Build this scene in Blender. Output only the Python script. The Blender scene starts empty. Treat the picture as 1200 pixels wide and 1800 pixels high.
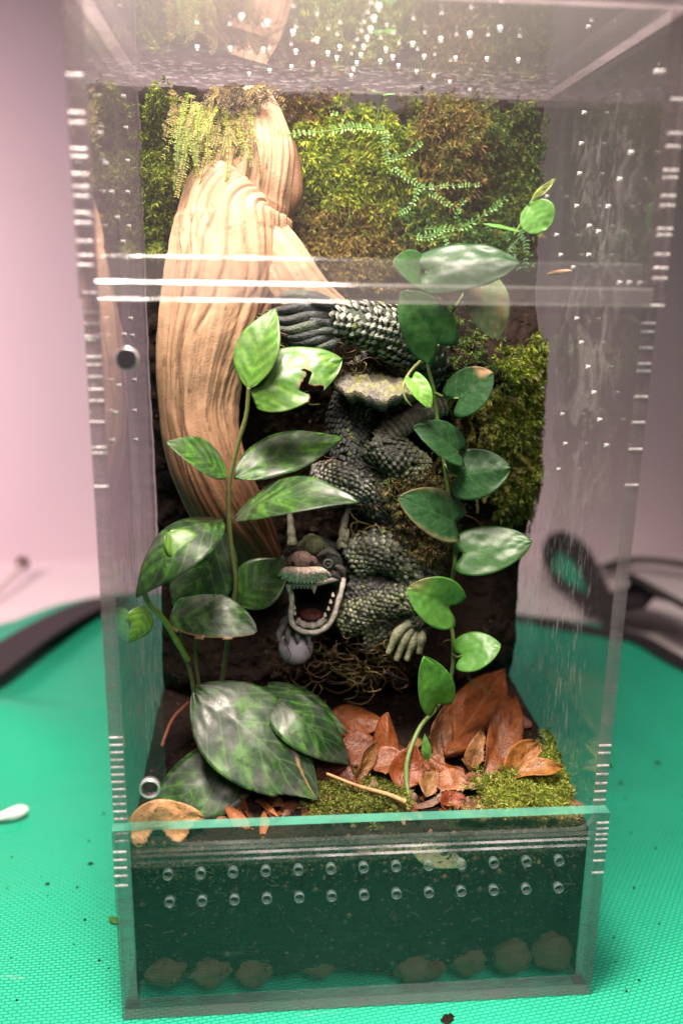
import bpy, math, random
import numpy as np
from mathutils import Vector, Matrix

random.seed(7); RNG = np.random.default_rng(7)
S = 0.01                                   # all coordinates below are centimetres
SC = bpy.context.scene; COL = SC.collection

# ------------------------------------------------------------------ camera
CAM = np.array([6.125, -30.254, 29.864]); FPX = 1532.7
CR = np.array([0.9963629, -0.08390231, 0.0148784])
CU = np.array([0.00718961, 0.25675897, 0.96644873])
CF = np.array([0.08490744, 0.96282669, -0.25642834])
cam_d = bpy.data.cameras.new('camera'); cam = bpy.data.objects.new('camera', cam_d); COL.objects.link(cam)
cam.matrix_world = Matrix(((CR[0], CU[0], -CF[0], CAM[0]*S), (CR[1], CU[1], -CF[1], CAM[1]*S), (CR[2], CU[2], -CF[2], CAM[2]*S), (0, 0, 0, 1)))
cam_d.sensor_fit = 'VERTICAL'; cam_d.sensor_height = 36; cam_d.sensor_width = 24
cam_d.lens = FPX/1800*36; cam_d.clip_start = 0.01; cam_d.clip_end = 50
cam_d.dof.use_dof = True; cam_d.dof.focus_distance = 0.375; cam_d.dof.aperture_fstop = 4.2
SC.camera = cam

# ------------------------------------------------------------------ world, lamps, exposure
wd = bpy.data.worlds.new('World'); SC.world = wd; wd.use_nodes = True
bg = wd.node_tree.nodes['Background']; bg.inputs[0].default_value = (0.95, 0.74, 0.76, 1); bg.inputs[1].default_value = 0.065

def area(name, loc, target, size, power, color, spread=180):
    l = bpy.data.lights.new(name, 'AREA'); l.shape = 'DISK'; l.size = size*S; l.energy = power; l.color = color
    l.spread = math.radians(spread)
    o = bpy.data.objects.new(name, l); COL.objects.link(o); o.location = Vector(loc)*S
    o.rotation_euler = (Vector(target)-Vector(loc)).to_track_quat('-Z', 'Y').to_euler()
    return o
area('key_lamp', (3, -5, 62), (9.5, 6, 18), 20, 2.55, (1.0, 0.84, 0.73), 82)
area('front_fill', (35, -95, 125), (10, 5, 12), 70, 1.0, (1.0, 0.82, 0.80), 45)  # added fill from behind the camera to brighten the front
area('wall_lamp', (-56, 26, 46), (-40, 64, 14), 26, 2.15, (1.0, 0.68, 0.74), 125)
SC.view_settings.view_transform = 'Standard'; SC.view_settings.look = 'None'
SC.view_settings.exposure = 0.18; SC.view_settings.gamma = 1
cy = SC.cycles; cy.max_bounces = 8; cy.transparent_max_bounces = 32; cy.transmission_bounces = 6; cy.glossy_bounces = 3; cy.diffuse_bounces = 2
cy.caustics_reflective = False; cy.caustics_refractive = False; cy.sample_clamp_indirect = 4; cy.use_denoising = True

# ------------------------------------------------------------------ helpers
def ray(px, py): return CF + (px-600)/FPX*CR - (py-900)/FPX*CU
def Py(px, py, y):
    d = ray(px, py); return CAM + d*(y-CAM[1])/d[1]
def Pz(px, py, z):
    d = ray(px, py); return CAM + d*(z-CAM[2])/d[2]
def Px(px, py, x):
    d = ray(px, py); return CAM + d*(x-CAM[0])/d[0]
def A(*a): return np.array(a, float)
def unit(v):
    v = np.asarray(v, float); return v/(np.linalg.norm(v)+1e-12)
def sm(a, b, x):
    t = np.clip((x-a)/(b-a), 0, 1); return t*t*(3-2*t)

def _hash(i, j, k, seed):
    n = (i*374761393 + j*668265263 + k*2147483647 + seed*974634777) & 0xffffffff
    n = ((n ^ (n >> 13))*1274126177) & 0xffffffff
    n = n ^ (n >> 16)
    return (n & 0xffff)/65535.0
def vnoise(x, y, z=0.0, seed=0):
    x, y, z = np.broadcast_arrays(np.asarray(x, float), np.asarray(y, float), np.asarray(z, float))
    xi, yi, zi = np.floor(x).astype(np.int64), np.floor(y).astype(np.int64), np.floor(z).astype(np.int64)
    fx, fy, fz = x-xi, y-yi, z-zi
    fx, fy, fz = fx*fx*(3-2*fx), fy*fy*(3-2*fy), fz*fz*(3-2*fz)
    r = 0
    for a in (0, 1):
        for b in (0, 1):
            for c in (0, 1):
                r = r + _hash(xi+a, yi+b, zi+c, seed)*(fx if a else 1-fx)*(fy if b else 1-fy)*(fz if c else 1-fz)
    return r*2-1
def fbm(x, y, z=0.0, o=4, seed=0):
    r = 0; a = 1; t = 0
    for i in range(o):
        r = r + a*vnoise(np.asarray(x)*2**i, np.asarray(y)*2**i, np.asarray(z)*2**i, seed+i); t += a; a *= .5
    return r/t

WLOC = {}
def thing(name, label, cat, loc, group=None, kind=None):
    o = bpy.data.objects.new(name, None); COL.objects.link(o); o.empty_display_size = .01
    o.location = Vector(loc)*S; o['label'] = label; o['category'] = cat
    if group: o['group'] = group
    if kind: o['kind'] = kind
    WLOC[o.name] = A(*loc)
    return o
def tag(o, label, cat=None, group=None, kind=None):
    o['label'] = label
    if cat: o['category'] = cat
    if group: o['group'] = group
    if kind: o['kind'] = kind
    return o
def link(name, me, origin, parent=None):
    o = bpy.data.objects.new(name, me); COL.objects.link(o)
    WLOC[o.name] = np.asarray(origin, float)
    if parent is not None:
        o.parent = parent; o.location = Vector(np.asarray(origin)-WLOC[parent.name])*S
    else: o.location = Vector(origin)*S
    return o

class MB:
    def __init__(s): s.v = []; s.f = []; s.c = []; s.uv = []; s.m = []; s.k = 0
    def n(s): return s.k
    def add(s, v, f, c=(1, 1, 1), uv=None, m=0):
        b = s.n(); v = np.asarray(v, float).reshape(-1, 3); s.v.append(v); s.k += len(v)
        c = np.asarray(c, float)
        s.c.append(np.tile(c, (len(v), 1)) if c.ndim == 1 else c)
        s.uv.append(np.zeros((len(v), 2)) if uv is None else np.asarray(uv, float))
        s.f.extend([tuple(int(i)+b for i in q) for q in f]); s.m.extend([m]*len(f))
        return s
    def box(s, lo, hi, c=(1, 1, 1), m=0):
        x0, y0, z0 = lo; x1, y1, z1 = hi
        v = [(x0,y0,z0),(x1,y0,z0),(x1,y1,z0),(x0,y1,z0),(x0,y0,z1),(x1,y0,z1),(x1,y1,z1),(x0,y1,z1)]
        return s.add(v, [(0,3,2,1),(4,5,6,7),(0,1,5,4),(1,2,6,5),(2,3,7,6),(3,0,4,7)], c, m=m)
    def grid(s, V, c=(1, 1, 1), uv=None, m=0, wrap=False, flip=False, skip=None):
        nu, nv = V.shape[:2]; f = []
        for i in range(nu-1):
            for j in range(nv if wrap else nv-1):
                if skip is not None and skip[i, j]: continue
                k = (j+1) % nv
                q = (i*nv+j, i*nv+k, (i+1)*nv+k, (i+1)*nv+j)
                f.append(q[::-1] if flip else q)
        cc = np.asarray(c, float)
        if cc.ndim == 3: cc = cc.reshape(-1, 3)
        return s.add(V.reshape(-1, 3), f, cc, None if uv is None else uv.reshape(-1, 2), m)
    def tube(s, pts, rad, n=10, c=(1, 1, 1), cap=True, flat=1.0, mod=None, m=0):
        pts = np.asarray(pts, float); k = len(pts); rad = np.broadcast_to(np.asarray(rad, float), (k,))
        T = np.gradient(pts, axis=0); T /= np.linalg.norm(T, axis=1)[:, None]+1e-9
        u = np.cross(T[0], (0, 0, 1) if abs(T[0][2]) < .9 else (1, 0, 0)); u = unit(u)
        V = np.zeros((k, n, 3)); an = np.linspace(0, 2*math.pi, n, endpoint=False)
        for i in range(k):
            u = unit(u-T[i]*(u@T[i])); w = np.cross(T[i], u)
            r = rad[i]*(np.ones(n) if mod is None else mod(i/(k-1), an))
            V[i] = pts[i]+np.outer(np.cos(an)*r, u)+np.outer(np.sin(an)*r*flat, w)
        cc = np.asarray(c, float)
        if cc.ndim == 2 and len(cc) == k: cc = np.repeat(cc[:, None, :], n, axis=1)
        b = s.n(); s.grid(V, cc, wrap=True, m=m)
        if cap:
            c0 = cc[0, 0] if cc.ndim == 3 else cc; c1 = cc[-1, 0] if cc.ndim == 3 else cc
            s.add(np.vstack([V[0], V[0].mean(0)]), [((j+1) % n, j, n) for j in range(n)], c0, m=m)
            s.add(np.vstack([V[-1], V[-1].mean(0)]), [(j, (j+1) % n, n) for j in range(n)], c1, m=m)
        return s
    def ell(s, ctr, r, c=(1, 1, 1), nu=10, nv=14, rough=0, seed=0, R=None, m=0):
        th = np.linspace(0.0001, math.pi-.0001, nu); ph = np.linspace(0, 2*math.pi, nv, endpoint=False)
        T, Q = np.meshgrid(th, ph, indexing='ij')
        d = np.stack([np.sin(T)*np.cos(Q), np.sin(T)*np.sin(Q), np.cos(T)], -1)
        rr = 1+rough*fbm(d[..., 0]*2.2+seed, d[..., 1]*2.2, d[..., 2]*2.2, 3, seed)[..., None]
        V = d*rr*np.asarray(r, float)
        if R is not None: V = V@np.asarray(R).T
        return s.grid(V+np.asarray(ctr), c, wrap=True, flip=True, m=m)
    def build(s, name, mats, parent=None, smooth=True, origin=None):
        v = np.vstack(s.v)
        if origin is None: origin = A((v[:, 0].min()+v[:, 0].max())/2, (v[:, 1].min()+v[:, 1].max())/2, v[:, 2].min())
        me = bpy.data.meshes.new(name)
        me.from_pydata(((v-origin)*S).tolist(), [], s.f)
        a = me.attributes.new('tint', 'FLOAT_COLOR', 'POINT')
        a.data.foreach_set('color', np.hstack([np.vstack(s.c), np.ones((len(v), 1))]).astype(np.float32).ravel())
        li = np.zeros(len(me.loops), np.int32); me.loops.foreach_get('vertex_index', li)
        ul = me.uv_layers.new(name='UVMap'); ul.data.foreach_set('uv', np.vstack(s.uv)[li].astype(np.float32).ravel())
        for m in (mats if isinstance(mats, (list, tuple)) else [mats]): me.materials.append(m)
        me.polygons.foreach_set('material_index', np.array(s.m, np.int32))
        me.polygons.foreach_set('use_smooth', np.full(len(me.polygons), smooth))
        me.update()
        return link(name, me, origin, parent)

def curve(pts, n=24):
    """Catmull-Rom through points"""
    p = np.asarray(pts, float); p = np.vstack([2*p[0]-p[1], p, 2*p[-1]-p[-2]]); k = len(p)-3
    out = []
    for q in np.linspace(0, k, n):
        i = min(int(q), k-1); t = q-i; a, b, c, d = p[i:i+4]
        out.append(.5*((2*b)+(-a+c)*t+(2*a-5*b+4*c-d)*t*t+(-a+3*b-3*c+d)*t**3))
    return np.array(out)
def cpx(l, n=24):
    """curve through (px, py, depth) triples"""
    return curve([Py(*q) for q in l], n)

# ------------------------------------------------------------------ materials
class NT:
    def __init__(s, name):
        s.m = bpy.data.materials.new(name); s.m.use_nodes = True; s.t = s.m.node_tree
        s.t.nodes.clear(); s.out = s.t.nodes.new('ShaderNodeOutputMaterial')
    def n(s, typ, _o=0, _p=None, **k):
        nd = s.t.nodes.new(typ)
        if _p:
            for a, b in _p.items(): setattr(nd, a, b)
        for key, val in k.items():
            key = key.replace('_', ' ')
            sock = nd.inputs[int(key[1:])] if key[0] == 'i' and key[1:].isdigit() else nd.inputs[key]
            if hasattr(val, 'links'): s.t.links.new(val, sock)
            else: sock.default_value = val
        return nd.outputs[_o] if _o is not None else nd
    def math(s, op, a, b=0.0, c=0.0, clamp=False): return s.n('ShaderNodeMath', 0, {'operation': op, 'use_clamp': clamp}, i0=a, i1=b, i2=c)
    def mix(s, f, a, b, blend='MIX'): return s.n('ShaderNodeMix', 2, {'data_type': 'RGBA', 'blend_type': blend}, i0=f, i6=a, i7=b)
    def ramp(s, f, st):
        nd = s.t.nodes.new('ShaderNodeValToRGB'); s.t.links.new(f, nd.inputs[0]); e = nd.color_ramp.elements
        while len(e) < len(st): e.new(.5)
        for q, (p, c) in zip(e, st): q.position = p; q.color = c if len(c) == 4 else (*c, 1)
        return nd.outputs[0]
    def pos(s, sx=1, sy=1, sz=1, world=True):
        p = s.n('ShaderNodeNewGeometry', 0) if world else s.n('ShaderNodeTexCoord', 3)
        return s.n('ShaderNodeMapping', 0, None, Vector=p, Scale=(100*sx, 100*sy, 100*sz))     # centimetres
    def noise(s, vec, scale, detail=4, rough=.55, dist=0.0): return s.n('ShaderNodeTexNoise', 0, None, Vector=vec, Scale=scale, Detail=detail, Roughness=rough, Distortion=dist)
    def bump(s, h, st, dist=.001, normal=None):
        k = dict(Height=h, Strength=st, Distance=dist)
        if normal is not None: k['Normal'] = normal
        return s.n('ShaderNodeBump', 0, None, **k)
    def tint(s): return s.n('ShaderNodeAttribute', 0, {'attribute_name': 'tint'})
    def bsdf(s, **k):
        k = {a.replace('_', ' '): b for a, b in k.items()}; nd = s.t.nodes.new('ShaderNodeBsdfPrincipled')
        for key, val in k.items():
            if hasattr(val, 'links'): s.t.links.new(val, nd.inputs[key])
            else: nd.inputs[key].default_value = val
        return nd.outputs[0]
    def mixs(s, f, a, b): return s.n('ShaderNodeMixShader', 0, None, i0=f, i1=a, i2=b)
    def done(s, sh): s.t.links.new(sh, s.out.inputs[0]); return s.m

def c3(*c): return (*c, 1)

def m_acrylic(name, haze=None, base_haze=0.004, hazecol=(.80, .74, .74), clear=(.975, .975, .98)):
    t = NT(name)
    fac = t.n('ShaderNodeLayerWeight', 1, None, Blend=.5)
    fr = t.math('MULTIPLY_ADD', t.math('POWER', fac, 5.0), .980, .020)
    tr = t.n('ShaderNodeBsdfTransparent', 0, None, Color=c3(*clear))
    gl = t.n('ShaderNodeBsdfGlossy', 0, None, Color=c3(1, 1, 1), Roughness=.025)
    sp = t.math('GREATER_THAN', t.noise(t.pos(), 14.0, 2), .735)
    h = t.math('MULTIPLY_ADD', sp, .10, base_haze)
    if haze: h = t.math('ADD', h, haze(t), clamp=True)
    df = t.n('ShaderNodeBsdfDiffuse', 0, None, Color=c3(*hazecol)); tl = t.n('ShaderNodeBsdfTranslucent', 0, None, Color=c3(*hazecol))
    dirt_and_glare = t.mixs(.5, df, tl)  # smears and mist, plus glare painted as an even haze
    return t.done(t.mixs(h, t.mixs(fr, tr, gl), dirt_and_glare))
def zone(t, ax, lo, hi, soft):
    """smooth 0..1 window along a world axis in cm"""
    p = t.n('ShaderNodeSeparateXYZ', ax, None, Vector=t.pos())
    a = t.n('ShaderNodeMapRange', 0, {'interpolation_type': 'SMOOTHSTEP'}, Value=p, i1=lo-soft, i2=lo+soft)
    b = t.n('ShaderNodeMapRange', 0, {'interpolation_type': 'SMOOTHSTEP'}, Value=p, i1=hi-soft, i2=hi+soft, i3=1.0, i4=0.0)
    return t.math('MULTIPLY', a, b)
def hz_right(t):
    n1 = t.noise(t.pos(1, .8, .6), .7, 7, .66, 1.6)
    k = t.n('ShaderNodeMapRange', 0, None, Value=n1, i1=.50, i2=.66, i3=0.0, i4=.22)
    k = t.math('MULTIPLY', k, t.math('MULTIPLY', zone(t, 1, 3.5, 9.5, 1.2), zone(t, 2, 19, 36, 2)))
    n2 = t.noise(t.pos(1, 2.2, .5), 1.6, 4, .6, .6)
    k2 = t.n('ShaderNodeMapRange', 0, None, Value=n2, i1=.56, i2=.62, i3=0.0, i4=.34)
    k2 = t.math('MULTIPLY', k2, t.math('MULTIPLY', zone(t, 1, 4, 14, 1), zone(t, 2, 8, 19, 2)))
    return t.math('ADD', k, k2)
def hz_left(t):
    n1 = t.noise(t.pos(1, 1.2, .45), 1.3, 6, .65, .8)
    k = t.n('ShaderNodeMapRange', 0, None, Value=n1, i1=.51, i2=.57, i3=0.0, i4=.45)
    return t.math('MULTIPLY', k, t.math('MULTIPLY', zone(t, 1, 5, 13, 1.5), zone(t, 2, 8, 19, 2)))
def hz_top(t):
    n1 = t.noise(t.pos(), 2.6, 4, .65)
    k = t.n('ShaderNodeMapRange', 0, None, Value=n1, i1=.50, i2=.64, i3=0.0, i4=.32)
    return t.math('MULTIPLY', k, zone(t, 1, 12.6, 16, .8))
def hz_front(t):
    n1 = t.noise(t.pos(.25, 1, 3.0), 2.0, 4, .6)
    k = t.n('ShaderNodeMapRange', 0, None, Value=n1, i1=.60, i2=.66, i3=0.0, i4=.07)
    return t.math('MULTIPLY', k, zone(t, 2, 2.0, 3.4, .4))
ACR = m_acrylic('clear_acrylic'); ACR_R = m_acrylic('smeared_acrylic_right', hz_right, .009); ACR_L = m_acrylic('smeared_acrylic_left', hz_left, .008)
ACR_T = m_acrylic('misted_top_painted_glare', hz_top, .036); ACR_F = m_acrylic('scratched_acrylic_front', hz_front, .004)  # top: real mist, and a base haze that paints glare
ACR_U = m_acrylic('acrylic_upper_painted_glare', None, .022)  # haze here is painted glare over the upper front
def m_edge(name, dcol, lo=.04, hi=.26):
    t = NT(name); tr = t.n('ShaderNodeBsdfTransparent', 0, None, Color=c3(.86, .85, .86)); gl = t.n('ShaderNodeBsdfGlossy', 0, None, Color=c3(1, 1, 1), Roughness=.12)
    st = t.noise(t.pos(.4, .4, 2.2), .9, 3, .6)
    k = t.n('ShaderNodeMapRange', 0, None, Value=st, i1=.35, i2=.7, i3=lo, i4=hi)
    d = t.mixs(.5, t.n('ShaderNodeBsdfDiffuse', 0, None, Color=c3(*dcol)), t.n('ShaderNodeBsdfTranslucent', 0, None, Color=c3(*dcol)))
    return t.done(t.mixs(k, t.mixs(.14, tr, gl), d))
EDGE = m_edge('acrylic_edge_painted_reflection', (.34, .28, .295), .30, .62); EDGE_G = m_edge('acrylic_edge_painted_mat_light', (.16, .60, .44), .5, .75)  # paints the wall reflection as mauve and light from the mat as green
RAIL = m_acrylic('acrylic_rail', None, .085, clear=(.93, .93, .94))
def m_raile():
    t = NT('rail_edge_painted_highlight'); w = t.mixs(.5, t.n('ShaderNodeBsdfDiffuse', 0, None, Color=c3(.85, .80, .81)), t.n('ShaderNodeBsdfTranslucent', 0, None, Color=c3(.85, .80, .81)))
    k = t.n('ShaderNodeMapRange', 0, None, Value=t.noise(t.pos(.6, 1, 1), .8, 4, .6), i1=.35, i2=.7, i3=.04, i4=.18)
    gl = t.n('ShaderNodeBsdfGlossy', 0, None, Color=c3(1, 1, 1), Roughness=.12)
    return t.done(t.mixs(k, t.n('ShaderNodeBsdfTransparent', 0, None, Color=c3(.9, .9, .9)), t.mixs(.4, w, gl)))
RAILE = m_raile()  # whitish diffuse colour stands in for bright edge highlights
def m_hole():
    t = NT('drilled_hole_wall'); g = t.n('ShaderNodeBsdfGlass', 0, None, Color=c3(1, 1, 1), Roughness=.12, IOR=1.6)
    w = t.bsdf(Base_Color=c3(.9, .9, .9), Roughness=.12, Metallic=.85)
    return t.done(t.mixs(.55, g, w))
HOLE = m_hole()
def m_hole2():
    t = NT('hole_wall_painted_glint'); w = t.bsdf(Base_Color=c3(.85, .83, .84), Roughness=.3, Specular_IOR_Level=.8)
    return t.done(t.mixs(.35, w, t.n('ShaderNodeBsdfTransparent', 0, None, Color=c3(1, 1, 1))))
HOLE2 = m_hole2()  # near-white colour stands in for the sparkle of each hole
def m_hole3():
    t = NT('hole_bore_painted_mat_light'); w = t.bsdf(Base_Color=c3(.34, .46, .42), Roughness=.25, Specular_IOR_Level=.6)
    return t.done(t.mixs(t.n('ShaderNodeMapRange', 0, None, Value=t.noise(t.pos(), 6.0, 3), i1=.3, i2=.7, i3=.3, i4=.8), w, t.n('ShaderNodeBsdfTransparent', 0, None, Color=c3(1, 1, 1))))
HOLE3 = m_hole3()  # grey green stands in for mat light refracted in the bore
def m_glint():
    t = NT('painted_edge_glint'); w = t.bsdf(Base_Color=c3(.62, .58, .59), Roughness=.25, Specular_IOR_Level=.8)
    return t.done(t.mixs(t.n('ShaderNodeMapRange', 0, None, Value=t.noise(t.pos(), 5.0, 3), i1=.3, i2=.7, i3=.15, i4=.85), w, t.n('ShaderNodeBsdfTransparent', 0, None, Color=c3(1, 1, 1))))
GLINT = m_glint()  # pale colour stands in for a refracted glint
def m_simple(name, col, rough=.5, var=.25, scale=3.0, bump=.3, bd=.0005, metallic=0, spec=.5, world=False, sss=0):
    t = NT(name); p = t.pos(world=world); n = t.noise(p, scale, 5)
    c = t.mix(n, c3(*[x*(1-var) for x in col]), c3(*[min(1, x*(1+var)) for x in col]))
    return t.done(t.bsdf(Base_Color=c, Roughness=rough, Metallic=metallic, Specular_IOR_Level=spec, Normal=t.bump(t.noise(p, scale*4, 5), bump, bd)))
def m_tint(name, rough=.6, bump=.3, bscale=12, bd=.0004, var=.35, vscale=4, spec=.4, trans=0.0):
    t = NT(name); p = t.pos(world=False); c = t.tint()
    n = t.noise(p, vscale, 5, .6)
    c = t.mix(1.0, c, t.ramp(n, [(.25, (1-var,)*3), (.75, (1+var*.4,)*3)]), 'MULTIPLY')
    b = t.bsdf(Base_Color=c, Roughness=rough, Specular_IOR_Level=spec, Normal=t.bump(t.noise(p, bscale, 5), bump, bd))
    if trans: b = t.mixs(trans, b, t.n('ShaderNodeBsdfTranslucent', 0, None, Color=c))
    return t.done(b)
MOSS = m_tint('moss_leaf', .55, .1, trans=.25, var=.3); SOILM = m_tint('damp_soil', .8, 1.0, 9, .0015, .7, 5, .18)
WOODM = m_tint('pale_wood', .62, .45, 14, .0006, .22, 3, .35)
RESIN = m_tint('painted_resin', .58, .9, 12, .0009, .75, 5, .35)
def m_dead():
    t = NT('dry_leaf'); uv = t.n('ShaderNodeTexCoord', 2); sx = t.n('ShaderNodeSeparateXYZ', None, None, Vector=uv); u, v = sx.outputs[0], sx.outputs[1]
    va = t.math('ABSOLUTE', t.math('SUBTRACT', v, .5)); p = t.pos(world=False)
    vein = t.math('POWER', t.math('ABSOLUTE', t.math('COSINE', t.math('MULTIPLY', t.math('SUBTRACT', u, t.math('MULTIPLY', va, .7)), 26.0))), 10.0)
    mid = t.n('ShaderNodeMapRange', 0, None, Value=va, i1=.006, i2=.03, i3=1.0, i4=0.0)
    n = t.noise(p, 2.2, 6, .65); n3 = t.noise(p, 9, 4)
    c = t.mix(1.0, t.tint(), t.ramp(n, [(.3, (.42, .38, .36)), (.5, (.95, .92, .9)), (.7, (1.25, 1.2, 1.15))]), 'MULTIPLY')
    c = t.mix(t.math('MULTIPLY', t.math('MAXIMUM', t.math('MULTIPLY', vein, .5), mid), .18), c, c3(.38, .22, .11))
    c = t.mix(t.math('MULTIPLY', t.math('GREATER_THAN', t.noise(p, 5, 2), .68), .75), c, c3(.03, .015, .01))
    bm = t.bump(t.math('MAXIMUM', t.math('MULTIPLY', vein, .3), mid), .3, .0007, t.bump(n3, .5, .0007))
    b = t.bsdf(Base_Color=c, Roughness=.42, Specular_IOR_Level=.45, Normal=bm)
    return t.done(t.mixs(.12, b, t.n('ShaderNodeBsdfTranslucent', 0, None, Color=c)))
LITTER = m_dead()
STEM = m_tint('green_stem', .45, .2, trans=.1)
CLAY = m_simple('fired_clay', (.075, .040, .023), .9, .45, 4, 1.0, .001)

def m_jewel():
    """variegated foliage: deep green, pale vein net, painted silvery sheen"""
    t = NT('variegated_leaf'); uv = t.n('ShaderNodeTexCoord', 2); tn = t.tint()
    sx = t.n('ShaderNodeSeparateXYZ', None, None, Vector=uv); u, v = sx.outputs[0], sx.outputs[1]
    va = t.math('ABSOLUTE', t.math('SUBTRACT', v, .5))
    p = t.pos(world=False)
    n1 = t.noise(p, .55, 4, .6, .8); n2 = t.noise(p, 5, 4)
    dv = t.math('SUBTRACT', u, t.math('MULTIPLY', va, .55))
    ph = t.math('MULTIPLY_ADD', t.noise(p, .9, 3), 6.0, t.math('MULTIPLY', dv, 17.0))
    vein = t.math('POWER', t.math('ABSOLUTE', t.math('SINE', ph)), 1.5)
    g = t.mix(vein, c3(.062, .180, .024), c3(.022, .080, .014))
    g = t.mix(t.math('MULTIPLY', t.n('ShaderNodeMapRange', 0, None, Value=n1, i1=.42, i2=.54), .92), g, c3(.011, .030, .013))
    g = t.mix(t.math('MULTIPLY', t.n('ShaderNodeMapRange', 0, None, Value=t.noise(p, 2.1, 4, .6, 1.0), i1=.50, i2=.58), .75), g, c3(.014, .040, .014))
    g = t.mix(t.math('MULTIPLY', t.n('ShaderNodeMapRange', 0, None, Value=t.noise(p, .8, 4, .6, .6), i1=.50, i2=.66), .5), g, c3(.10, .10, .09))  # grey light sheen painted into the leaf colour
    g = t.mix(t.n('ShaderNodeMapRange', 0, None, Value=va, i1=0.0, i2=.015, i3=.35, i4=0.0), g, c3(.10, .24, .06))
    yg = t.mix(vein, c3(.20, .38, .05), c3(.10, .27, .03))
    mx = t.n('ShaderNodeSeparateColor', 0, None, Color=tn)
    g = t.mix(mx, g, yg)
    g = t.mix(1.0, g, t.ramp(n2, [(.3, (.75, .75, .75)), (.7, (1.1, 1.1, 1.1))]), 'MULTIPLY')
    lv = t.math('POWER', t.math('ABSOLUTE', t.math('COSINE', t.math('MULTIPLY', t.math('SUBTRACT', u, t.math('MULTIPLY', va, .75)), 19.0))), 40.0)
    g = t.mix(t.math('MULTIPLY', lv, .28), g, c3(.12, .24, .07))
    br = t.n('ShaderNodeSeparateColor', 1, None, Color=tn)
    g = t.mix(br, g, c3(.30, .19, .09))
    bm = t.bump(lv, -.35, .0010, t.bump(t.noise(p, .9, 1.5, .4), .20, .004, t.bump(n2, .07, .0005)))
    rg = t.n('ShaderNodeMapRange', 0, None, Value=t.noise(p, 1.1, 4, .6, .5), i1=.35, i2=.65, i3=.27, i4=.52)
    b = t.bsdf(Base_Color=g, Roughness=rg, Specular_IOR_Level=.5, Normal=bm)
    return t.done(t.mixs(.14, b, t.n('ShaderNodeBsdfTranslucent', 0, None, Color=t.mix(1.0, g, c3(1.3, 1.5, .7), 'MULTIPLY'))))
JEWEL = m_jewel()
def m_vine():
    t = NT('vine_leaf'); uv = t.n('ShaderNodeTexCoord', 2); tn = t.tint()
    sx = t.n('ShaderNodeSeparateXYZ', None, None, Vector=uv); u, v = sx.outputs[0], sx.outputs[1]
    va = t.math('ABSOLUTE', t.math('SUBTRACT', v, .5)); p = t.pos(world=False)
    dv = t.math('SUBTRACT', u, t.math('MULTIPLY', va, .8))
    vein = t.math('POWER', t.math('ABSOLUTE', t.math('COSINE', t.math('MULTIPLY', dv, 15.0))), 14.0)
    mid = t.n('ShaderNodeMapRange', 0, None, Value=va, i1=.004, i2=.022, i3=1.0, i4=0.0)
    vein = t.math('MAXIMUM', t.math('MULTIPLY', vein, .6), mid)
    c = t.mix(t.math('MULTIPLY', vein, .16), tn, c3(.14, .30, .10))
    n2 = t.noise(p, 3.5, 5, .6); c = t.mix(1.0, c, t.ramp(n2, [(.3, (.62, .66, .62)), (.7, (1.15, 1.12, 1.1))]), 'MULTIPLY')
    dots = t.math('GREATER_THAN', t.noise(p, 26, 1), .735); c = t.mix(t.math('MULTIPLY', dots, .5), c, c3(.5, .55, .42))
    lump = t.n('ShaderNodeTexVoronoi', 0, {'feature': 'SMOOTH_F1'}, Vector=p, Scale=2.2)
    bm = t.bump(vein, -.4, .0011, t.bump(lump, -.6, .0020, t.bump(n2, .2, .0006)))
    b = t.bsdf(Base_Color=c, Roughness=.40, Specular_IOR_Level=.45, Normal=bm)
    return t.done(t.mixs(.16, b, t.n('ShaderNodeBsdfTranslucent', 0, None, Color=t.mix(1.0, c, c3(1.3, 1.5, .6), 'MULTIPLY'))))
VINE = m_vine()
def m_tarp():
    t = NT('green_woven_tarp'); p = t.pos(); pr = t.n('ShaderNodeMapping', 0, None, Vector=p, Rotation=(0, 0, math.radians(-9)))
    br = t.n('ShaderNodeTexBrick', None, {'offset': .5, 'squash': 1.0}, Vector=pr, Scale=1.0, Mortar_Size=.035, Mortar_Smooth=.6, Bias=0.0, Brick_Width=.34, Row_Height=.17)
    br.inputs['Color1'].default_value = (1, 1, 1, 1); br.inputs['Color2'].default_value = (.55, .55, .55, 1); br.inputs['Mortar'].default_value = (0, 0, 0, 1)
    n = t.noise(p, .12, 4); n2 = t.noise(p, 2.5, 4)
    c = t.mix(n, c3(.020, .50, .285), c3(.032, .60, .35))
    c = t.mix(t.math('MULTIPLY', br.outputs[1], .7), c, c3(.004, .25, .14))
    c = t.mix(t.math('MULTIPLY', t.math('SUBTRACT', 1.0, t.n('ShaderNodeSeparateColor', 0, None, Color=br.outputs[0])), .16), c, c3(.08, .50, .35))
    sc = t.n('ShaderNodeMapRange', 0, None, Value=t.noise(t.pos(.15, 1, 1), 1.2, 5, .7), i1=.66, i2=.72, i3=0.0, i4=.22)
    c = t.mix(sc, c, c3(.35, .62, .52))
    hgt = t.n('ShaderNodeSeparateColor', 0, None, Color=br.outputs[0])
    bm = t.bump(hgt, .9, .0012, t.bump(n2, .2, .0008))
    return t.done(t.bsdf(Base_Color=c, Roughness=.42, Specular_IOR_Level=.4, Normal=bm))
TARP = m_tarp()
WALLM = m_simple('painted_white_wall', (.76, .65, .68), .7, .05, .08, .1, .0005, world=True)
TABLEM = m_simple('white_shelf_board', (.80, .73, .735), .5, .06, .25, .1, .0005, world=True)
STRAP = m_simple('black_webbing', (.022, .017, .020), .75, .3, 6, .6, .0008)
COTTON = m_simple('cotton', (.85, .82, .80), .9, .06, 8, .5, .0006)
PAPER = m_simple('paper_stick', (.80, .74, .66), .7, .08, 6, .2)
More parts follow.
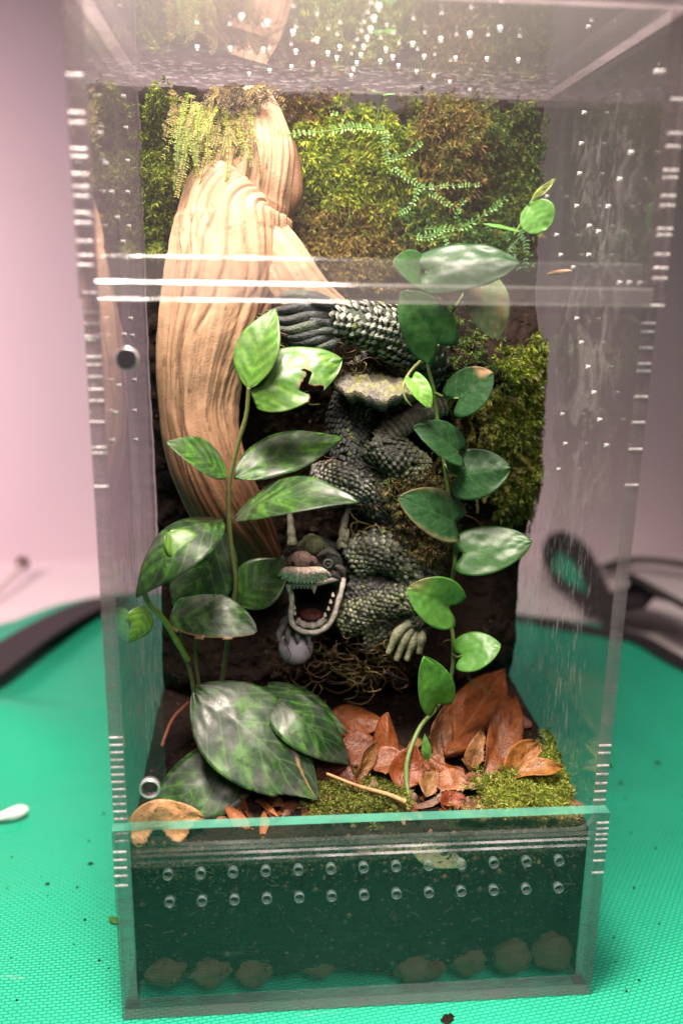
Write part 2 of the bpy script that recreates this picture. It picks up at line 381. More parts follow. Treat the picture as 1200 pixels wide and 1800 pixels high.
MAGNET = m_simple('dark_magnet', (.10, .09, .10), .35, .2, 8, .1, metallic=.8)
RIM = m_simple('bright_bored_rim', (.85, .84, .85), .18, .05, 8, .05, metallic=.7)
PEARL = m_simple('grey_pearl_paint', (.42, .40, .44), .45, .12, 5, .15)
#==SETTING==
# ------------------------------------------------------------------ the setting
W, D, H, T = 20.0, 15.5, 39.16, 0.55
def struct(o): o['kind'] = 'structure'; return o
m = MB(); m.box((-160, -80, -1.6), (200, 64, -0.5)); struct(tag(m.build('shelf_board', TABLEM, smooth=False), 'white shelf board under the green mat', 'shelf'))
m = MB(); m.box((-160, 64, -1.6), (200, 68, 170)); struct(tag(m.build('wall', WALLM, smooth=False), 'pinkish white wall behind the terrarium', 'wall'))

far = curve([Pz(-420, 1235, 0), Pz(-200, 1165, 0), Pz(0, 1103, 0), Pz(165, 1056, 0), Pz(420, 1040, 0), Pz(700, 1055, 0), Pz(890, 1083, 0), Pz(1080, 1110, 0), Pz(1200, 1160, 0), Pz(1420, 1240, 0)], 140)
near = np.stack([np.linspace(-75, 85, 140), np.full(140, -45.0), np.zeros(140)], -1)
tt = np.linspace(0, 1, 120)[:, None, None]**.9
V = near[None]*(1-tt)+far[None]*tt
def mat_h(x, y):
    box_clear = 1-np.exp(-(np.clip(np.maximum(np.maximum(-x, x-W), np.maximum(-y, y-D)), 0, 99)/5)**2)
    h = .45*fbm(x*.06, y*.06, 0, 3, 5)+.20*fbm(x*.22, y*.22, 0, 3, 9)
    rid = 2.2*np.exp(-((y-26+.25*(x+20))/4.0)**2)*sm(-2, -14, x)          # soft fold at the left
    rid += .25*np.exp(-((y-3.5-.16*x)/.8)**2)*sm(-3, -8, x)
    rid += .35*np.exp(-((y+9-.35*(x-24))/1.2)**2)*sm(23, 30, x)
    for a_, c_, w_, hh in ((.22, 9, .5, .16), (-.35, -14, .7, .22), (.5, 30, .6, .2), (-.12, 18, .5, .15), (.9, -30, .8, .2)):
        rid = rid+hh*np.exp(-((y-c_-a_*x+1.2*fbm(x*.1, y*.1, 0, 2, int(c_+50)))/w_)**2)
    return (h*1.1+.2+rid)*box_clear-.03
V[..., 2] = np.maximum(mat_h(V[..., 0], V[..., 1]), -.35)
m = MB(); m.grid(V); mat = m.build('green_mat', TARP); struct(tag(mat, 'green woven plastic mat under the terrarium', 'mat'))
sol = mat.modifiers.new('thick', 'SOLIDIFY'); sol.thickness = .0012; sol.offset = -1

# ------------------------------------------------------------------ the enclosure
enc = thing('acrylic_terrarium', 'tall clear acrylic terrarium box with drilled vent holes and rails', 'terrarium', (W/2, D/2, 0))
def panel(name, lo, hi, thin, mat, label=None):
    """a slab; its two big faces are clear, its four edge faces are cut acrylic with painted reflections"""
    m = MB(); x0, y0, z0 = lo; x1, y1, z1 = hi
    v = [(x0,y0,z0),(x1,y0,z0),(x1,y1,z0),(x0,y1,z0),(x0,y0,z1),(x1,y0,z1),(x1,y1,z1),(x0,y1,z1)]
    F = [(0,3,2,1),(4,5,6,7),(0,1,5,4),(2,3,7,6),(1,2,6,5),(3,0,4,7)]; ax = [2, 2, 1, 1, 0, 0]
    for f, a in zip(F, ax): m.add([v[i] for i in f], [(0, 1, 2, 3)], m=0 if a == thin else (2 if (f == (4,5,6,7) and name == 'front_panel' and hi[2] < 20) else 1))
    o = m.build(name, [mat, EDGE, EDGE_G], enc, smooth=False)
    if label: o['label'] = label
    return o
ZU, ZL = 29.15, 8.15          # bottom of the upper front panel, top of the lower front panel
g = .004
floor_p = panel('floor_panel', (T+g, T+g, .02), (W-T-g, D-T-g, T), 2, ACR)
back_p = panel('back_panel', (T+g, D-T, .02), (W-T-g, D, H-T-g), 1, ACR)
left_p = panel('side_panel', (0, T+g, .02), (T, D, H-T-g), 0, ACR_L, 'side panel smeared with white residue low down')
right_p = panel('side_panel', (W-T, T+g, .02), (W, D, H-T-g), 0, ACR_R, 'side panel streaked with dried white drips')
top_p = panel('top_panel', (0, 0, H-T), (W, D, H), 2, ACR_T, 'misted top panel with a star of holes')
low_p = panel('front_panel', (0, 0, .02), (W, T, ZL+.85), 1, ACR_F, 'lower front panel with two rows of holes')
up_p = panel('front_panel', (0, 0, ZU), (W, T, H-T-g), 1, ACR_U, 'upper front panel with its clear lower edge')

# the door: one rounded sheet; the clasp strip to its left carries the two round catches
def rounded(x0, z0, x1, z1, r, n=8):
    out = []
    for cx, cz, a0 in ((x1-r, z0+r, -90), (x1-r, z1-r, 0), (x0+r, z1-r, 90), (x0+r, z0+r, 180)):
        for k in range(n+1):
            a = math.radians(a0+90*k/n); out.append((cx+r*math.cos(a), cz+r*math.sin(a)))
    return np.array(out)
o2 = rounded(2.18, ZL+.26, W-.75, ZU-.30, .75); k = len(o2)
XA, XB, ZA, ZB = T+.02, W-.60, ZL+.04, ZU-.10
ob = np.stack([np.clip((o2[:, 0]-10.8)*9+10.8, XA, XB), np.clip((o2[:, 1]-18.6)*9+18.6, ZA, ZB)], -1)
m = MB(); y0, y1 = -.28, -.02
def at_y(q, y): return np.stack([q[:, 0], np.full(len(q), y), q[:, 1]], -1)
for i in range(k):
    j = (i+1) % k; A0, A1, B0, B1 = (at_y(q[[i, j]], y) for q in (o2, ob) for y in (y0, y1))
    m.add([A0[0], A0[1], B0[1], B0[0]], [(0, 1, 2, 3)]); m.add([A1[0], A1[1], B1[1], B1[0]], [(3, 2, 1, 0)])
    m.add([A0[0], A1[0], A1[1], A0[1]], [(0, 1, 2, 3)], m=1)
    if np.linalg.norm(ob[i]-ob[j]) > 1e-4: m.add([B0[0], B0[1], B1[1], B1[0]], [(0, 1, 2, 3)], m=1)
strip = m.build('opening_frame', [ACR, RAILE], enc, smooth=False); strip['label'] = 'clear frame round the open front, wider on the left with two round catches'
def ring_mesh(r, r2, length, n=18):
    m = MB(); an = np.linspace(0, 2*math.pi, n, endpoint=False); c, s = np.cos(an), np.sin(an)
    V = np.stack([np.stack([c*a, np.full(n, b), s*a], -1) for a, b in ((r2, 0), (r, -.012), (r, length+.012), (r2, length), (r2, 0))])
    m.grid(V, wrap=True); return m
def place_like(proto, pts, name, parent, rot=(0, 0, 0)):
    for i, p in enumerate(pts):
        o = bpy.data.objects.new(name, proto); COL.objects.link(o); o.parent = parent
        o.location = Vector(np.asarray(p)-WLOC[parent.name])*S; o.rotation_euler = rot
def proto_mesh(mb, mat):
    o = mb.build('proto', mat, origin=A(0, 0, 0)); me = o.data; bpy.data.objects.remove(o); return me
# catches
c1 = Py(223, 631, -.42); c2 = Py(263, 1387, -.42)
m = MB(); m.tube([c1+A(0, -.06, 0), c1+A(0, .42, 0)], .33, 20); cm = m.build('catch_magnet', MAGNET, strip)
m = ring_mesh(.40, .335, .44); 
for q, nm in ((c1, 'catch_rim'), (c2, 'catch_rim')):
    mm = ring_mesh(.38, .345, .30); mm.v = [a+q+A(0, -.03, 0) for a in mm.v]; mm.build(nm, RIM, strip)
# rails
def rail(x0, x1, y0, y1, z0, z1, par, nm='rail', label=None, face=None):
    m = MB(); b = .07
    prof = [(y0+b, z0), (y1-b, z0), (y1, z0+b), (y1, z1-b), (y1-b, z1), (y0+b, z1), (y0, z1-b), (y0, z0+b)]
    V = np.array([[(x, p[0], p[1]) for p in prof] for x in (x0, x1)])
    for i in range(8): j = (i+1) % 8; m.add([V[0, i], V[0, j], V[1, j], V[1, i]], [(0, 1, 2, 3)], m=i % 2)
    m.add(V[0], [tuple(range(8))], m=1); m.add(V[1], [tuple(range(8))[::-1]], m=1)
    o = m.build(nm, [face or RAIL, RAILE], par, smooth=False)
    if label: o['label'] = label
    return o
rail(.62, W-.62, T+.03, T+.60, ZU+.55, ZU+1.45, up_p, 'door_rail')
rail(.62, W-.62, -.38, -.01, ZU, ZU+.62, up_p, 'door_rail')
rail(.62, W-.9, -.40, -.01, ZL-.62, ZL-.02, low_p, 'door_rail', face=ACR)
# vent holes
hp = proto_mesh(ring_mesh(.205, .19, .24), HOLE3); hs = proto_mesh(ring_mesh(.085, .05, .16), HOLE2); ht = proto_mesh(ring_mesh(.085, .055, .16), HOLE2)
pts = []
for r0, r1 in (((295, 1540), (983, 1515)), ((298, 1588), (982, 1563))):
    for k in range(13):
        q = k/12; pts.append(Py(r0[0]+(r1[0]-r0[0])*q, r0[1]+(r1[1]-r0[1])*q, 0))
place_like(hp, pts, 'vent_hole', low_p)
TOPH = [(425,35),(470,45),(515,62),(557,75),(597,88),(878,55),(825,65),(774,74),(725,82),(678,92),(347,88),(405,90),(463,92),(520,95),(576,98),(690,105),(745,104),(800,107),(855,108),(910,110),(438,134),(474,128),(512,122),(550,116),(592,106),(668,112),(700,120),(732,130),(762,138),(790,148),(825,162),(665,18),(657,38),(651,57),(645,72),(639,87),(634,101),(627,115),(621,126),(617,137)]
place_like(ht, [Pz(a, b, H-T) for a, b in TOPH], 'vent_hole', top_p, (math.radians(90), 0, 0))
RH = [(1023,198),(1018,252),(1015,305),(1010,362),(1031,448),(1032,397),(1105,268),(1085,315),(1065,363),(1048,407),(1010,560),(1018,602),(1030,645),(1040,690),(1050,738),(1062,783),(1004,470),(985,728),(990,780),(978,825),(950,315),(958,345),(975,413),(982,448),(1150,126),(1160,126),(1030,47),(1085,497),(1102,497),(1120,498)]
place_like(hs, [Px(a, b, W-T) for a, b in RH], 'vent_hole', right_p, (0, 0, math.radians(-90)))
LH = [(180,235),(190,288),(200,338),(210,383),(220,425),(225,455),(225,500),(222,588),(213,678),(207,726),(202,775),(221,170),(225,225),(228,283),(228,338),(230,398),(232,452),(233,560),(236,590),(240,668),(240,722),(242,773)]
place_like(hs, [Px(a, b, T) for a, b in LH], 'vent_hole', left_p, (0, 0, math.radians(90)))
# pale bars on the panel edges, added for the refracted glints of vent holes
mb = MB(); mb.tube([(-.25, 0, 0), (.25, 0, 0)], .055, 8, flat=1.0); bar = proto_mesh(mb, GLINT)
def zs(l, x, y): return [A(x, y, Py(x_, yy, y)[2]) for x_, yy in l]
place_like(bar, zs([(130, v) for v in (132,198,216,262,276,306,328,345,374,392,424,449,466)], T/2, .0) , 'edge_glint_bar', up_p)
place_like(bar, zs([(140, v) for v in (515,550,570,592,598,628,642,663,685,705,742,787,797,856)], T/2, T), 'edge_glint_bar', left_p)
place_like(bar, zs([(200, v) for v in range(1297, 1490, 13)], T/2, T), 'edge_glint_bar', left_p)
place_like(bar, zs([(205, v) for v in (1498,1512,1526,1540,1557)], T/2, 0), 'edge_glint_bar', low_p)
place_like(bar, zs([(1185, v) for v in (175,235,258,300,313,345,362,403,414,448,472,490,538)], W-T/2, 0), 'edge_glint_bar', up_p)
place_like(bar, zs([(1140, v) for v in (569,584,612,640,653,698,743,790,853)], W-T/2, T), 'edge_glint_bar', right_p)
place_like(bar, zs([(1080, v) for v in (1310,1323,1345,1360,1376,1390,1405,1418)], W-T/2, T), 'edge_glint_bar', right_p)
place_like(bar, zs([(1065, v) for v in (1446,1456,1466,1475,1486,1496,1512,1533)], W-T/2, 0), 'edge_glint_bar', low_p)
#==SOIL==
# ------------------------------------------------------------------ soil
BUL = [(18.0, 21.5, 3.2, 6.5, 3.6), (12.5, 11.0, 6.0, 2.6, 4.2), (8, 17, 4, 5, 1.2), (14.5, 26.5, 4.0, 2.2, 3.2), (11, 31, 4, 4, .8), (1.0, 27, 1.5, 12, 1.5), (4, 10, 4, 3, 2.5), (10, 24, 4, 3, 1.0), (3.5, 37.8, 4, 1.2, .9)]
def soil_y(x, z):
    x = np.asarray(x, float); z = np.asarray(z, float)
    y = 13.9+.45*fbm(x*.35, z*.35, 0, 4, 21)+.25*fbm(x*1.3, z*1.3, 0, 4, 22)+.16*fbm(x*3.7, z*3.7, 0, 2, 23)
    for cx, cz, rx, rz, a in BUL: y = y-a*np.exp(-((x-cx)/rx)**2-((z-cz)/rz)**2)
    return np.minimum(y, D-T-.08)
def soil_z(x, y):
    x = np.asarray(x, float); y = np.asarray(y, float)
    return 7.95+.09*np.clip(y-1, 0, 9)+.22*fbm(x*.5, y*.5, 0, 4, 31)+.10*fbm(x*2, y*2, 0, 3, 32)
def on_soil_many(q):
    """first soil surface along the view rays of many picture points"""
    q = np.asarray(q, float); d = CF+np.outer((q[:, 0]-600)/FPX, CR)-np.outer((q[:, 1]-900)/FPX, CU); y = np.full(len(q), 12.0)
    for _ in range(9):
        p = CAM+d*((y-CAM[1])/d[:, 1])[:, None]; y = .5*y+.5*soil_y(p[:, 0], p[:, 2])
    p = CAM+d*((y-CAM[1])/d[:, 1])[:, None]; z = np.full(len(q), 8.3)
    for _ in range(5):
        f = CAM+d*((z-CAM[2])/d[:, 2])[:, None]; z = soil_z(f[:, 0], f[:, 1])
    lo = p[:, 2] < soil_z(p[:, 0], p[:, 1]); p[lo] = f[lo]
    return p
def on_soil(px, py): return on_soil_many([(px, py)])[0]
def soilcol(n): 
    a, b = A(.005, .003, .0022), A(.030, .017, .011); return a+(b-a)*np.clip(n, 0, 1)[..., None]
m = MB()
xs = np.linspace(T+.03, W-T-.03, 150); zz = np.linspace(6, 38.55, 250)
X, Z = np.meshgrid(xs, zz, indexing='xy'); top = 38.0+.5*fbm(X*.6, X*0, 0, 3, 41)
Zc = np.minimum(Z, top); Y = soil_y(X, Zc); Y = np.where(Z > top, np.minimum(Y+3, D-T-.06), Y)
m.grid(np.stack([X, Y, Zc], -1), soilcol(.45+.7*fbm(X*.9, Z*.9, 0, 4, 44)), flip=False)
bs = m.build('soil_background', SOILM); tag(bs, 'dark brown peat packed against the back wall', 'soil', kind='stuff')
m = MB()
ys = np.linspace(.62, 14.5, 110); X, Yg = np.meshgrid(xs, ys, indexing='xy')
m.grid(np.stack([X, Yg, soil_z(X, Yg)], -1), soilcol(.4+.7*fbm(X*.9, Yg*.9, 0, 4, 45)))
z0 = np.linspace(0, 1, 70)[:, None]; X = np.tile(xs, (70, 1)); Zf = T+.06+z0*(soil_z(xs, .62)[None]-T-.06)
rec = .25*np.clip(fbm(X*.8, Zf*.8, 0, 4, 47), 0, 1)+.12*np.abs(fbm(X*3, Zf*3, 0, 3, 48))
rec += 1.8*np.exp(-((X-19.3)/.9)**2-((Zf-2.9)/1.3)**2)+.9*sm(1.2, .5, Zf)*(.5+.5*fbm(X*.5, Zf*0, 0, 3, 3))
rec += .45*sm(3.3, 2.2, Zf)*(.7+.6*fbm(X*.9, Zf*.9, 0, 3, 51))
rec = rec*sm(0, .08, np.broadcast_to(1-z0, Zf.shape))
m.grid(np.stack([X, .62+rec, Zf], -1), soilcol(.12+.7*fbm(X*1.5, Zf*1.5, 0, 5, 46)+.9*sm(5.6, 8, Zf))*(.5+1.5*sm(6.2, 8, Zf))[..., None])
for xw in (T+.03, W-T-.03):
    Yw, K = np.meshgrid(ys, np.linspace(0, 1, 40), indexing='xy')
    m.grid(np.stack([np.full_like(Yw, xw), Yw, T+.06+K*(soil_z(np.full_like(Yw, xw), Yw)-T-.06)], -1), soilcol(.4+.7*fbm(Yw*.9, K*8, 0, 4, 49)))
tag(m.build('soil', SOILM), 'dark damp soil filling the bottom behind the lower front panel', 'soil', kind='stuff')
# crumbs and fibres of the soil
OCT = np.array([(1,0,0),(-1,0,0),(0,1,0),(0,-1,0),(0,0,1),(0,0,-1)], float); OF = [(0,2,4),(2,1,4),(1,3,4),(3,0,4),(2,0,5),(1,2,5),(3,1,5),(0,3,5)]
m = MB(); nC = 3600
qx, qy, qz = RNG.uniform(.8, 19.2, nC), RNG.uniform(1, 13.5, nC), RNG.uniform(8.5, 38, nC)
CP = np.where((np.arange(nC) % 3 == 0)[:, None], np.stack([qx, qy, soil_z(qx, qy)], -1), np.stack([qx, soil_y(qx, qz), qz], -1))
for i in range(nC):
    r = RNG.uniform(.04, .15)*(1 if RNG.random() > .06 else 2.0)
    p = CP[i]
    v = OCT*r*RNG.uniform(.5, 1.2, (6, 3)); k = RNG.random()
    m.add(v+p, OF, A(.017, .010, .007)*(1+3*k**3)+A(.03, .012, .004)*(k > .9))
tag(m.build('soil_crumbs', SOILM, smooth=False), 'loose crumbs scattered over the peat and soil', 'crumbs', kind='stuff')
m = MB()
for i in range(420):
    x = RNG.uniform(.9, 19.1); z = 7.9-abs(RNG.normal(0, .55)) if RNG.random() < .88 else RNG.uniform(3.5, 7.5)
    a = RNG.uniform(0, 6.28); l = RNG.uniform(.08, .35); y = .585
    d = A(math.cos(a), 0, math.sin(a)*.6)*l
    m.tube([A(x, y, z)-d, A(x, y+.02, z+RNG.uniform(-.05, .05)), A(x, y, z)+d], RNG.uniform(.006, .016), 4, A(.20, .14, .06)*RNG.uniform(.35, 1.1), cap=False)
for i in range(2600):
    x = RNG.uniform(.7, 19.3); z = 8.0-abs(RNG.normal(0, .9)) if RNG.random() < .75 else RNG.uniform(1, 7.5)
    r = RNG.uniform(.03, .10)*(1 if RNG.random() < .85 else 2.4); kk = RNG.random(); m.add(OCT*r*RNG.uniform(.5, 1.2, (6, 3))*A(1, .35, .8)+A(x, .60, z), OF, A(.09, .052, .026)*(.25+2.4*kk**3)*(1 if z > 5.8 else .4))
tag(m.build('root_fibres', LITTER), 'fine fibres and crumbs pressed against the lower front panel', 'fibres', kind='stuff')

# clay balls of the drainage layer, seen through the front panel
lb = ['brown clay ball at the bottom left corner of the soil', 'brown clay ball, second from the bottom left corner', 'speckled clay ball, third from the bottom left corner', 'half-buried dim clay ball left of the middle of the soil', 'flat wide clay ball right of the middle, with a pit', 'small rough clay ball, third from the bottom right corner', 'large pitted clay ball, second from the bottom right corner', 'tall reddish clay ball in the bottom right corner']
for i, (px, py, rx, rz) in enumerate([(290,1722,38,29),(370,1722,36,30),(445,1722,33,27),(562,1718,36,22),(738,1716,47,29),(828,1703,33,27),(905,1695,38,35),(975,1688,36,38)]):
    p = Py(px, py, .60); ra = A(rx/42, .5, rz/42); m = MB()
    m.ell(p+A(0, .5-(.02 if i != 3 else -.25), 0), ra, (1, 1, 1), 26, 34, .30, i*3+1)
    o = m.build('clay_ball', CLAY); tag(o, lb[i], 'clay ball', 'clay balls at the bottom of the soil')
#==MOSS==
# ------------------------------------------------------------------ moss
def blades(P0, Dr, L, Wd, col, droop=.25):
    """N four-vertex leaves: root, two shoulders, tip"""
    Dr = Dr/np.linalg.norm(Dr, axis=1)[:, None]; n = len(P0)
    rv = RNG.normal(size=(n, 3)); sd = np.cross(Dr, rv); sd /= np.linalg.norm(sd, axis=1)[:, None]+1e-9
    L = L[:, None]; Wd = Wd[:, None]
    mid = P0+Dr*L*.45; tip = P0+Dr*L-A(0, 0, 1)*L*droop
    V = np.stack([P0, mid+sd*Wd*.5, tip, mid-sd*Wd*.5], 1)
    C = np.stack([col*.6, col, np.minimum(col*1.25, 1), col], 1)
    return V.reshape(-1, 3), C.reshape(-1, 3)
def quads(n): return np.arange(n*4).reshape(n, 4).tolist()
def poly_sample(poly, n, feather=11):
    poly = np.array(poly, float); lo, hi = poly.min(0), poly.max(0); out = []
    while len(out) < n:
        q = RNG.uniform(lo, hi); ins = False; j = len(poly)-1
        for i in range(len(poly)):
            if (poly[i][1] > q[1]) != (poly[j][1] > q[1]) and q[0] < (poly[j][0]-poly[i][0])*(q[1]-poly[i][1])/(poly[j][1]-poly[i][1])+poly[i][0]: ins = not ins
            j = i
        if ins: out.append(q+RNG.normal(0, feather, 2))
    return np.array(out)
def tufts(cen, nrm, h, nb, bl, bw, cols, spread=.9):
    """star-shaped moss shoots: each a stem ringed by pointed leaves; returns V, C"""
    Vs, Cs = [], []
    for c, nn in zip(cen, nrm):
        hh = h*RNG.uniform(.6, 1.3); base = cols[RNG.integers(len(cols))]*RNG.uniform(.65, 1.25)
        st = unit(nn+RNG.normal(size=3)*.35); u = unit(np.cross(st, RNG.normal(size=3))); w = np.cross(st, u)
        a = RNG.uniform(0, 6.28, nb); t = np.linspace(.15, 1, nb)
        el = (.25+.95*t**2)+RNG.normal(0, .15, nb)
        d = (np.cos(a)[:, None]*u+np.sin(a)[:, None]*w)*np.cos(el)[:, None]*spread+st*np.sin(el)[:, None]
        P0 = c+st*(t*hh)[:, None]
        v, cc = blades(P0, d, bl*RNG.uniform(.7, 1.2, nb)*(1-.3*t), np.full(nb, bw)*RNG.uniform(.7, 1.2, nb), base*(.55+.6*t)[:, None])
        Vs.append(v); Cs.append(cc)
    return np.vstack(Vs), np.vstack(Cs)
def moss_patch(label, poly, n, h, nb, bl, bw, cols, lift=.25, name='moss_patch', nsc=.6, floor=False, clump=.35, dep=None):
    q_ = poly_sample(poly, n); p = on_soil_many(q_) if dep is None else np.array([Py(a, b, dep+RNG.normal(0, .25)) for a, b in q_])
    nr = np.stack([RNG.normal(0, .2, n), np.full(n, -1.0), np.full(n, .45)], -1) if not floor else np.tile(A(0, -.3, 1), (n, 1))
    nr /= np.linalg.norm(nr, axis=1)[:, None]
    cen = p+nr*(lift*np.maximum(0, .5+1.2*fbm(p[:, 0]*nsc, p[:, 2]*nsc+p[:, 1]*nsc, 0, 3, 77))+RNG.uniform(0, clump*.3, n))[:, None]
    V, C = tufts(cen, nr, h, nb, bl, bw, [A(*c) for c in cols])
    V[:, 0] = np.clip(V[:, 0], T+.03, W-T-.03); V[:, 1] = np.maximum(V[:, 1], T+.08); V[:, 2] = np.minimum(V[:, 2], H-T-.05)
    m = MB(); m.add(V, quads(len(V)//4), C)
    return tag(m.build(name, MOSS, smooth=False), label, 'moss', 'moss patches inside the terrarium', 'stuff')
GR = [(.20, .30, .02), (.28, .37, .03), (.13, .22, .02), (.34, .40, .05)]
DK = [(.05, .12, .015), (.09, .17, .02), (.13, .20, .03), (.04, .08, .015)]
GO = [(.40, .30, .07), (.26, .22, .05), (.40, .30, .10), (.20, .13, .04)]
OL = [(.20, .24, .04), (.14, .18, .03), (.28, .28, .06), (.10, .13, .02)]
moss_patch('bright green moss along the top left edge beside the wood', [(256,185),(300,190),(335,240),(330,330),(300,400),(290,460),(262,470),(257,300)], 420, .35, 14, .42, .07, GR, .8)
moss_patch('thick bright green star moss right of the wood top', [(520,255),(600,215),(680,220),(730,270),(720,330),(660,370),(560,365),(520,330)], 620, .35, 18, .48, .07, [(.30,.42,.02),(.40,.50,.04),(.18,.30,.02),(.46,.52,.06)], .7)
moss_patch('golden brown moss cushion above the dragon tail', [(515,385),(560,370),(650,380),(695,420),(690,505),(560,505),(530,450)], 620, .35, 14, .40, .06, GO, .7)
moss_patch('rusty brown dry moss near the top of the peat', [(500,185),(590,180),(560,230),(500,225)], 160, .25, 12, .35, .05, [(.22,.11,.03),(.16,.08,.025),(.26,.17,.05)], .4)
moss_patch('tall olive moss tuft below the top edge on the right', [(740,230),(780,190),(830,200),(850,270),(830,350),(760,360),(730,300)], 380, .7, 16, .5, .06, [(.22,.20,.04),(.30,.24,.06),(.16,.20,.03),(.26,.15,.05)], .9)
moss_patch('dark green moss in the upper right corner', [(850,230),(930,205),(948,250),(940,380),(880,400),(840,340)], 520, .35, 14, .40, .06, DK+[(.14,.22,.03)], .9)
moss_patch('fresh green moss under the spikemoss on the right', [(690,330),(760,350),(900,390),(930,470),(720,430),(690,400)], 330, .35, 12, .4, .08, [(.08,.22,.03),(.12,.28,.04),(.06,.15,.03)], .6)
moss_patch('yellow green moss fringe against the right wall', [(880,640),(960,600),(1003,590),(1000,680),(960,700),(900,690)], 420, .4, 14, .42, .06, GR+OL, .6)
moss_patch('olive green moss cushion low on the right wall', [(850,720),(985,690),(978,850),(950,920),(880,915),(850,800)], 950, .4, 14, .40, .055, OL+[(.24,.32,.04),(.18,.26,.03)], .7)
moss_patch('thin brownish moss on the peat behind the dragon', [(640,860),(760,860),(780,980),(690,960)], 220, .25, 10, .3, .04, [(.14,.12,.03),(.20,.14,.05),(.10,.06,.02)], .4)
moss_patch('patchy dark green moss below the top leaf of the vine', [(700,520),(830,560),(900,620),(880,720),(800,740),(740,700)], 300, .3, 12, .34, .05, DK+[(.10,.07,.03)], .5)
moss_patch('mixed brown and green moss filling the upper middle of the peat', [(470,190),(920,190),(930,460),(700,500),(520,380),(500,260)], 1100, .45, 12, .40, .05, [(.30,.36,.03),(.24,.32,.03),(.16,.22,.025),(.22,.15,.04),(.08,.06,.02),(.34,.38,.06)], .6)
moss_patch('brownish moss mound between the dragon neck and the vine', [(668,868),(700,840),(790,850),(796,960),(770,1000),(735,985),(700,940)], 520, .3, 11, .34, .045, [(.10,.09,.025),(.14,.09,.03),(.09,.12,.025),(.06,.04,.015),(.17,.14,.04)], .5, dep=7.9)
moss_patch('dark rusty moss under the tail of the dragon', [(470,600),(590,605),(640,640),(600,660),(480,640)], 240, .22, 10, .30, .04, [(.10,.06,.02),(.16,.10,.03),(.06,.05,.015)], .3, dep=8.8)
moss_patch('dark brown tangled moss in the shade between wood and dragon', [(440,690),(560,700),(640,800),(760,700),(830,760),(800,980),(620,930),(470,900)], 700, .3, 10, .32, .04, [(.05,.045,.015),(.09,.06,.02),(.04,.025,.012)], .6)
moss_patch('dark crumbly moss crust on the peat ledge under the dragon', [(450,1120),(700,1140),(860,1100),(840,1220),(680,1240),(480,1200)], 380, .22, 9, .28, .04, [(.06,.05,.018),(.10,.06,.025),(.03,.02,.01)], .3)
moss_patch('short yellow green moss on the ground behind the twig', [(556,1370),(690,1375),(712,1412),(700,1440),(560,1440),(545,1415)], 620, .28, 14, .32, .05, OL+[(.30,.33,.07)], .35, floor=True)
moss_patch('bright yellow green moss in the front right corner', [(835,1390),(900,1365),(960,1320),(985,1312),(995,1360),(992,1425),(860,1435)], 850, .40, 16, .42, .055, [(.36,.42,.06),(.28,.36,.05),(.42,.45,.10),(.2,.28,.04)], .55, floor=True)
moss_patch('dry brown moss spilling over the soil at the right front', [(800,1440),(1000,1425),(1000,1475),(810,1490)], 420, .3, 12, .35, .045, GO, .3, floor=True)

# feathery strands
def strand(m, pts, leaf, wid, col, n=None, plane=None, taper=.5, stem=.025, gap=.42):
    """a thin stem with two ranks of small leaves"""
    pts = np.asarray(pts); k = len(pts); T_ = np.gradient(pts, axis=0); T_ /= np.linalg.norm(T_, axis=1)[:, None]+1e-9
    m.tube(pts, np.linspace(stem, stem*.4, k), 4, A(*col)*.7, cap=False)
    ax = unit(plane if plane is not None else A(0, -1, .3)); P0, Dd, Ls = [], [], []
    L = np.linalg.norm(np.diff(pts, axis=0), axis=1).sum(); n = n or max(4, int(L/(leaf*gap)))
    for i in range(n):
        if RNG.random() < .15: continue
        q = i/(n-1)*(k-1); j = min(int(q), k-2); f = q-j; p = pts[j]*(1-f)+pts[j+1]*f; t = T_[j]
        sd = unit(np.cross(t, ax))
        for s_ in (-1, 1):
            P0.append(p); Dd.append(sd*s_*.9+t*.55+ax*RNG.normal(.15, .2)); Ls.append(leaf*(1-taper*i/n)*RNG.uniform(.55, 1.3))
    P0 = np.array(P0); Dd = np.array(Dd); Ls = np.array(Ls)
    Dd /= np.linalg.norm(Dd, axis=1)[:, None]
    sd = np.cross(Dd, ax); sd /= np.linalg.norm(sd, axis=1)[:, None]+1e-9
    mid = P0+Dd*Ls[:, None]*.5; tip = P0+Dd*Ls[:, None]
    V = np.stack([P0, mid+sd*wid*.5, tip, mid-sd*wid*.5], 1).reshape(-1, 3)
    cc = A(*col)*RNG.uniform(.75, 1.2, (len(P0), 1)); C = np.repeat(cc, 4, axis=0)
    m.add(V, quads(len(P0)), C)
m = MB()
for i in range(64):
    x0 = RNG.uniform(300, 450); y0 = RNG.uniform(165, 205); ln = RNG.uniform(50, 150)*(1 if x0 > 335 else .7)
    x1 = x0+RNG.uniform(-40, 25); dp = RNG.uniform(9.3, 10.6)
    pts = cpx([(x0, y0, dp+1.2), ((x0+x1)/2+RNG.uniform(-8, 8), y0+ln*.5, dp), (x1, y0+ln, dp-.1)], 10)
    strand(m, pts, RNG.uniform(.16, .30), .05, [(.30, .34, .05), (.21, .30, .04), (.34, .31, .08), (.24, .19, .05)][i % 4])
for i in range(90):
    x0 = RNG.normal(420, 32); y0 = RNG.uniform(150, 178); ln = RNG.uniform(8, 38); dp = RNG.uniform(10.2, 11.6)
    strand(m, cpx([(x0, y0, dp), (x0+RNG.uniform(-14, 14), y0+ln*.4-4, dp-.4), (x0+RNG.uniform(-24, 24), y0+ln, dp-.3)], 7), RNG.uniform(.1, .22), .05, [(.10, .06, .025), (.16, .11, .04), (.22, .17, .05), (.05, .035, .015)][i % 4])
tag(m.build('hanging_moss', MOSS, smooth=False), 'feathery yellow green moss hanging over the top of the wood', 'moss', kind='stuff')
m = MB()
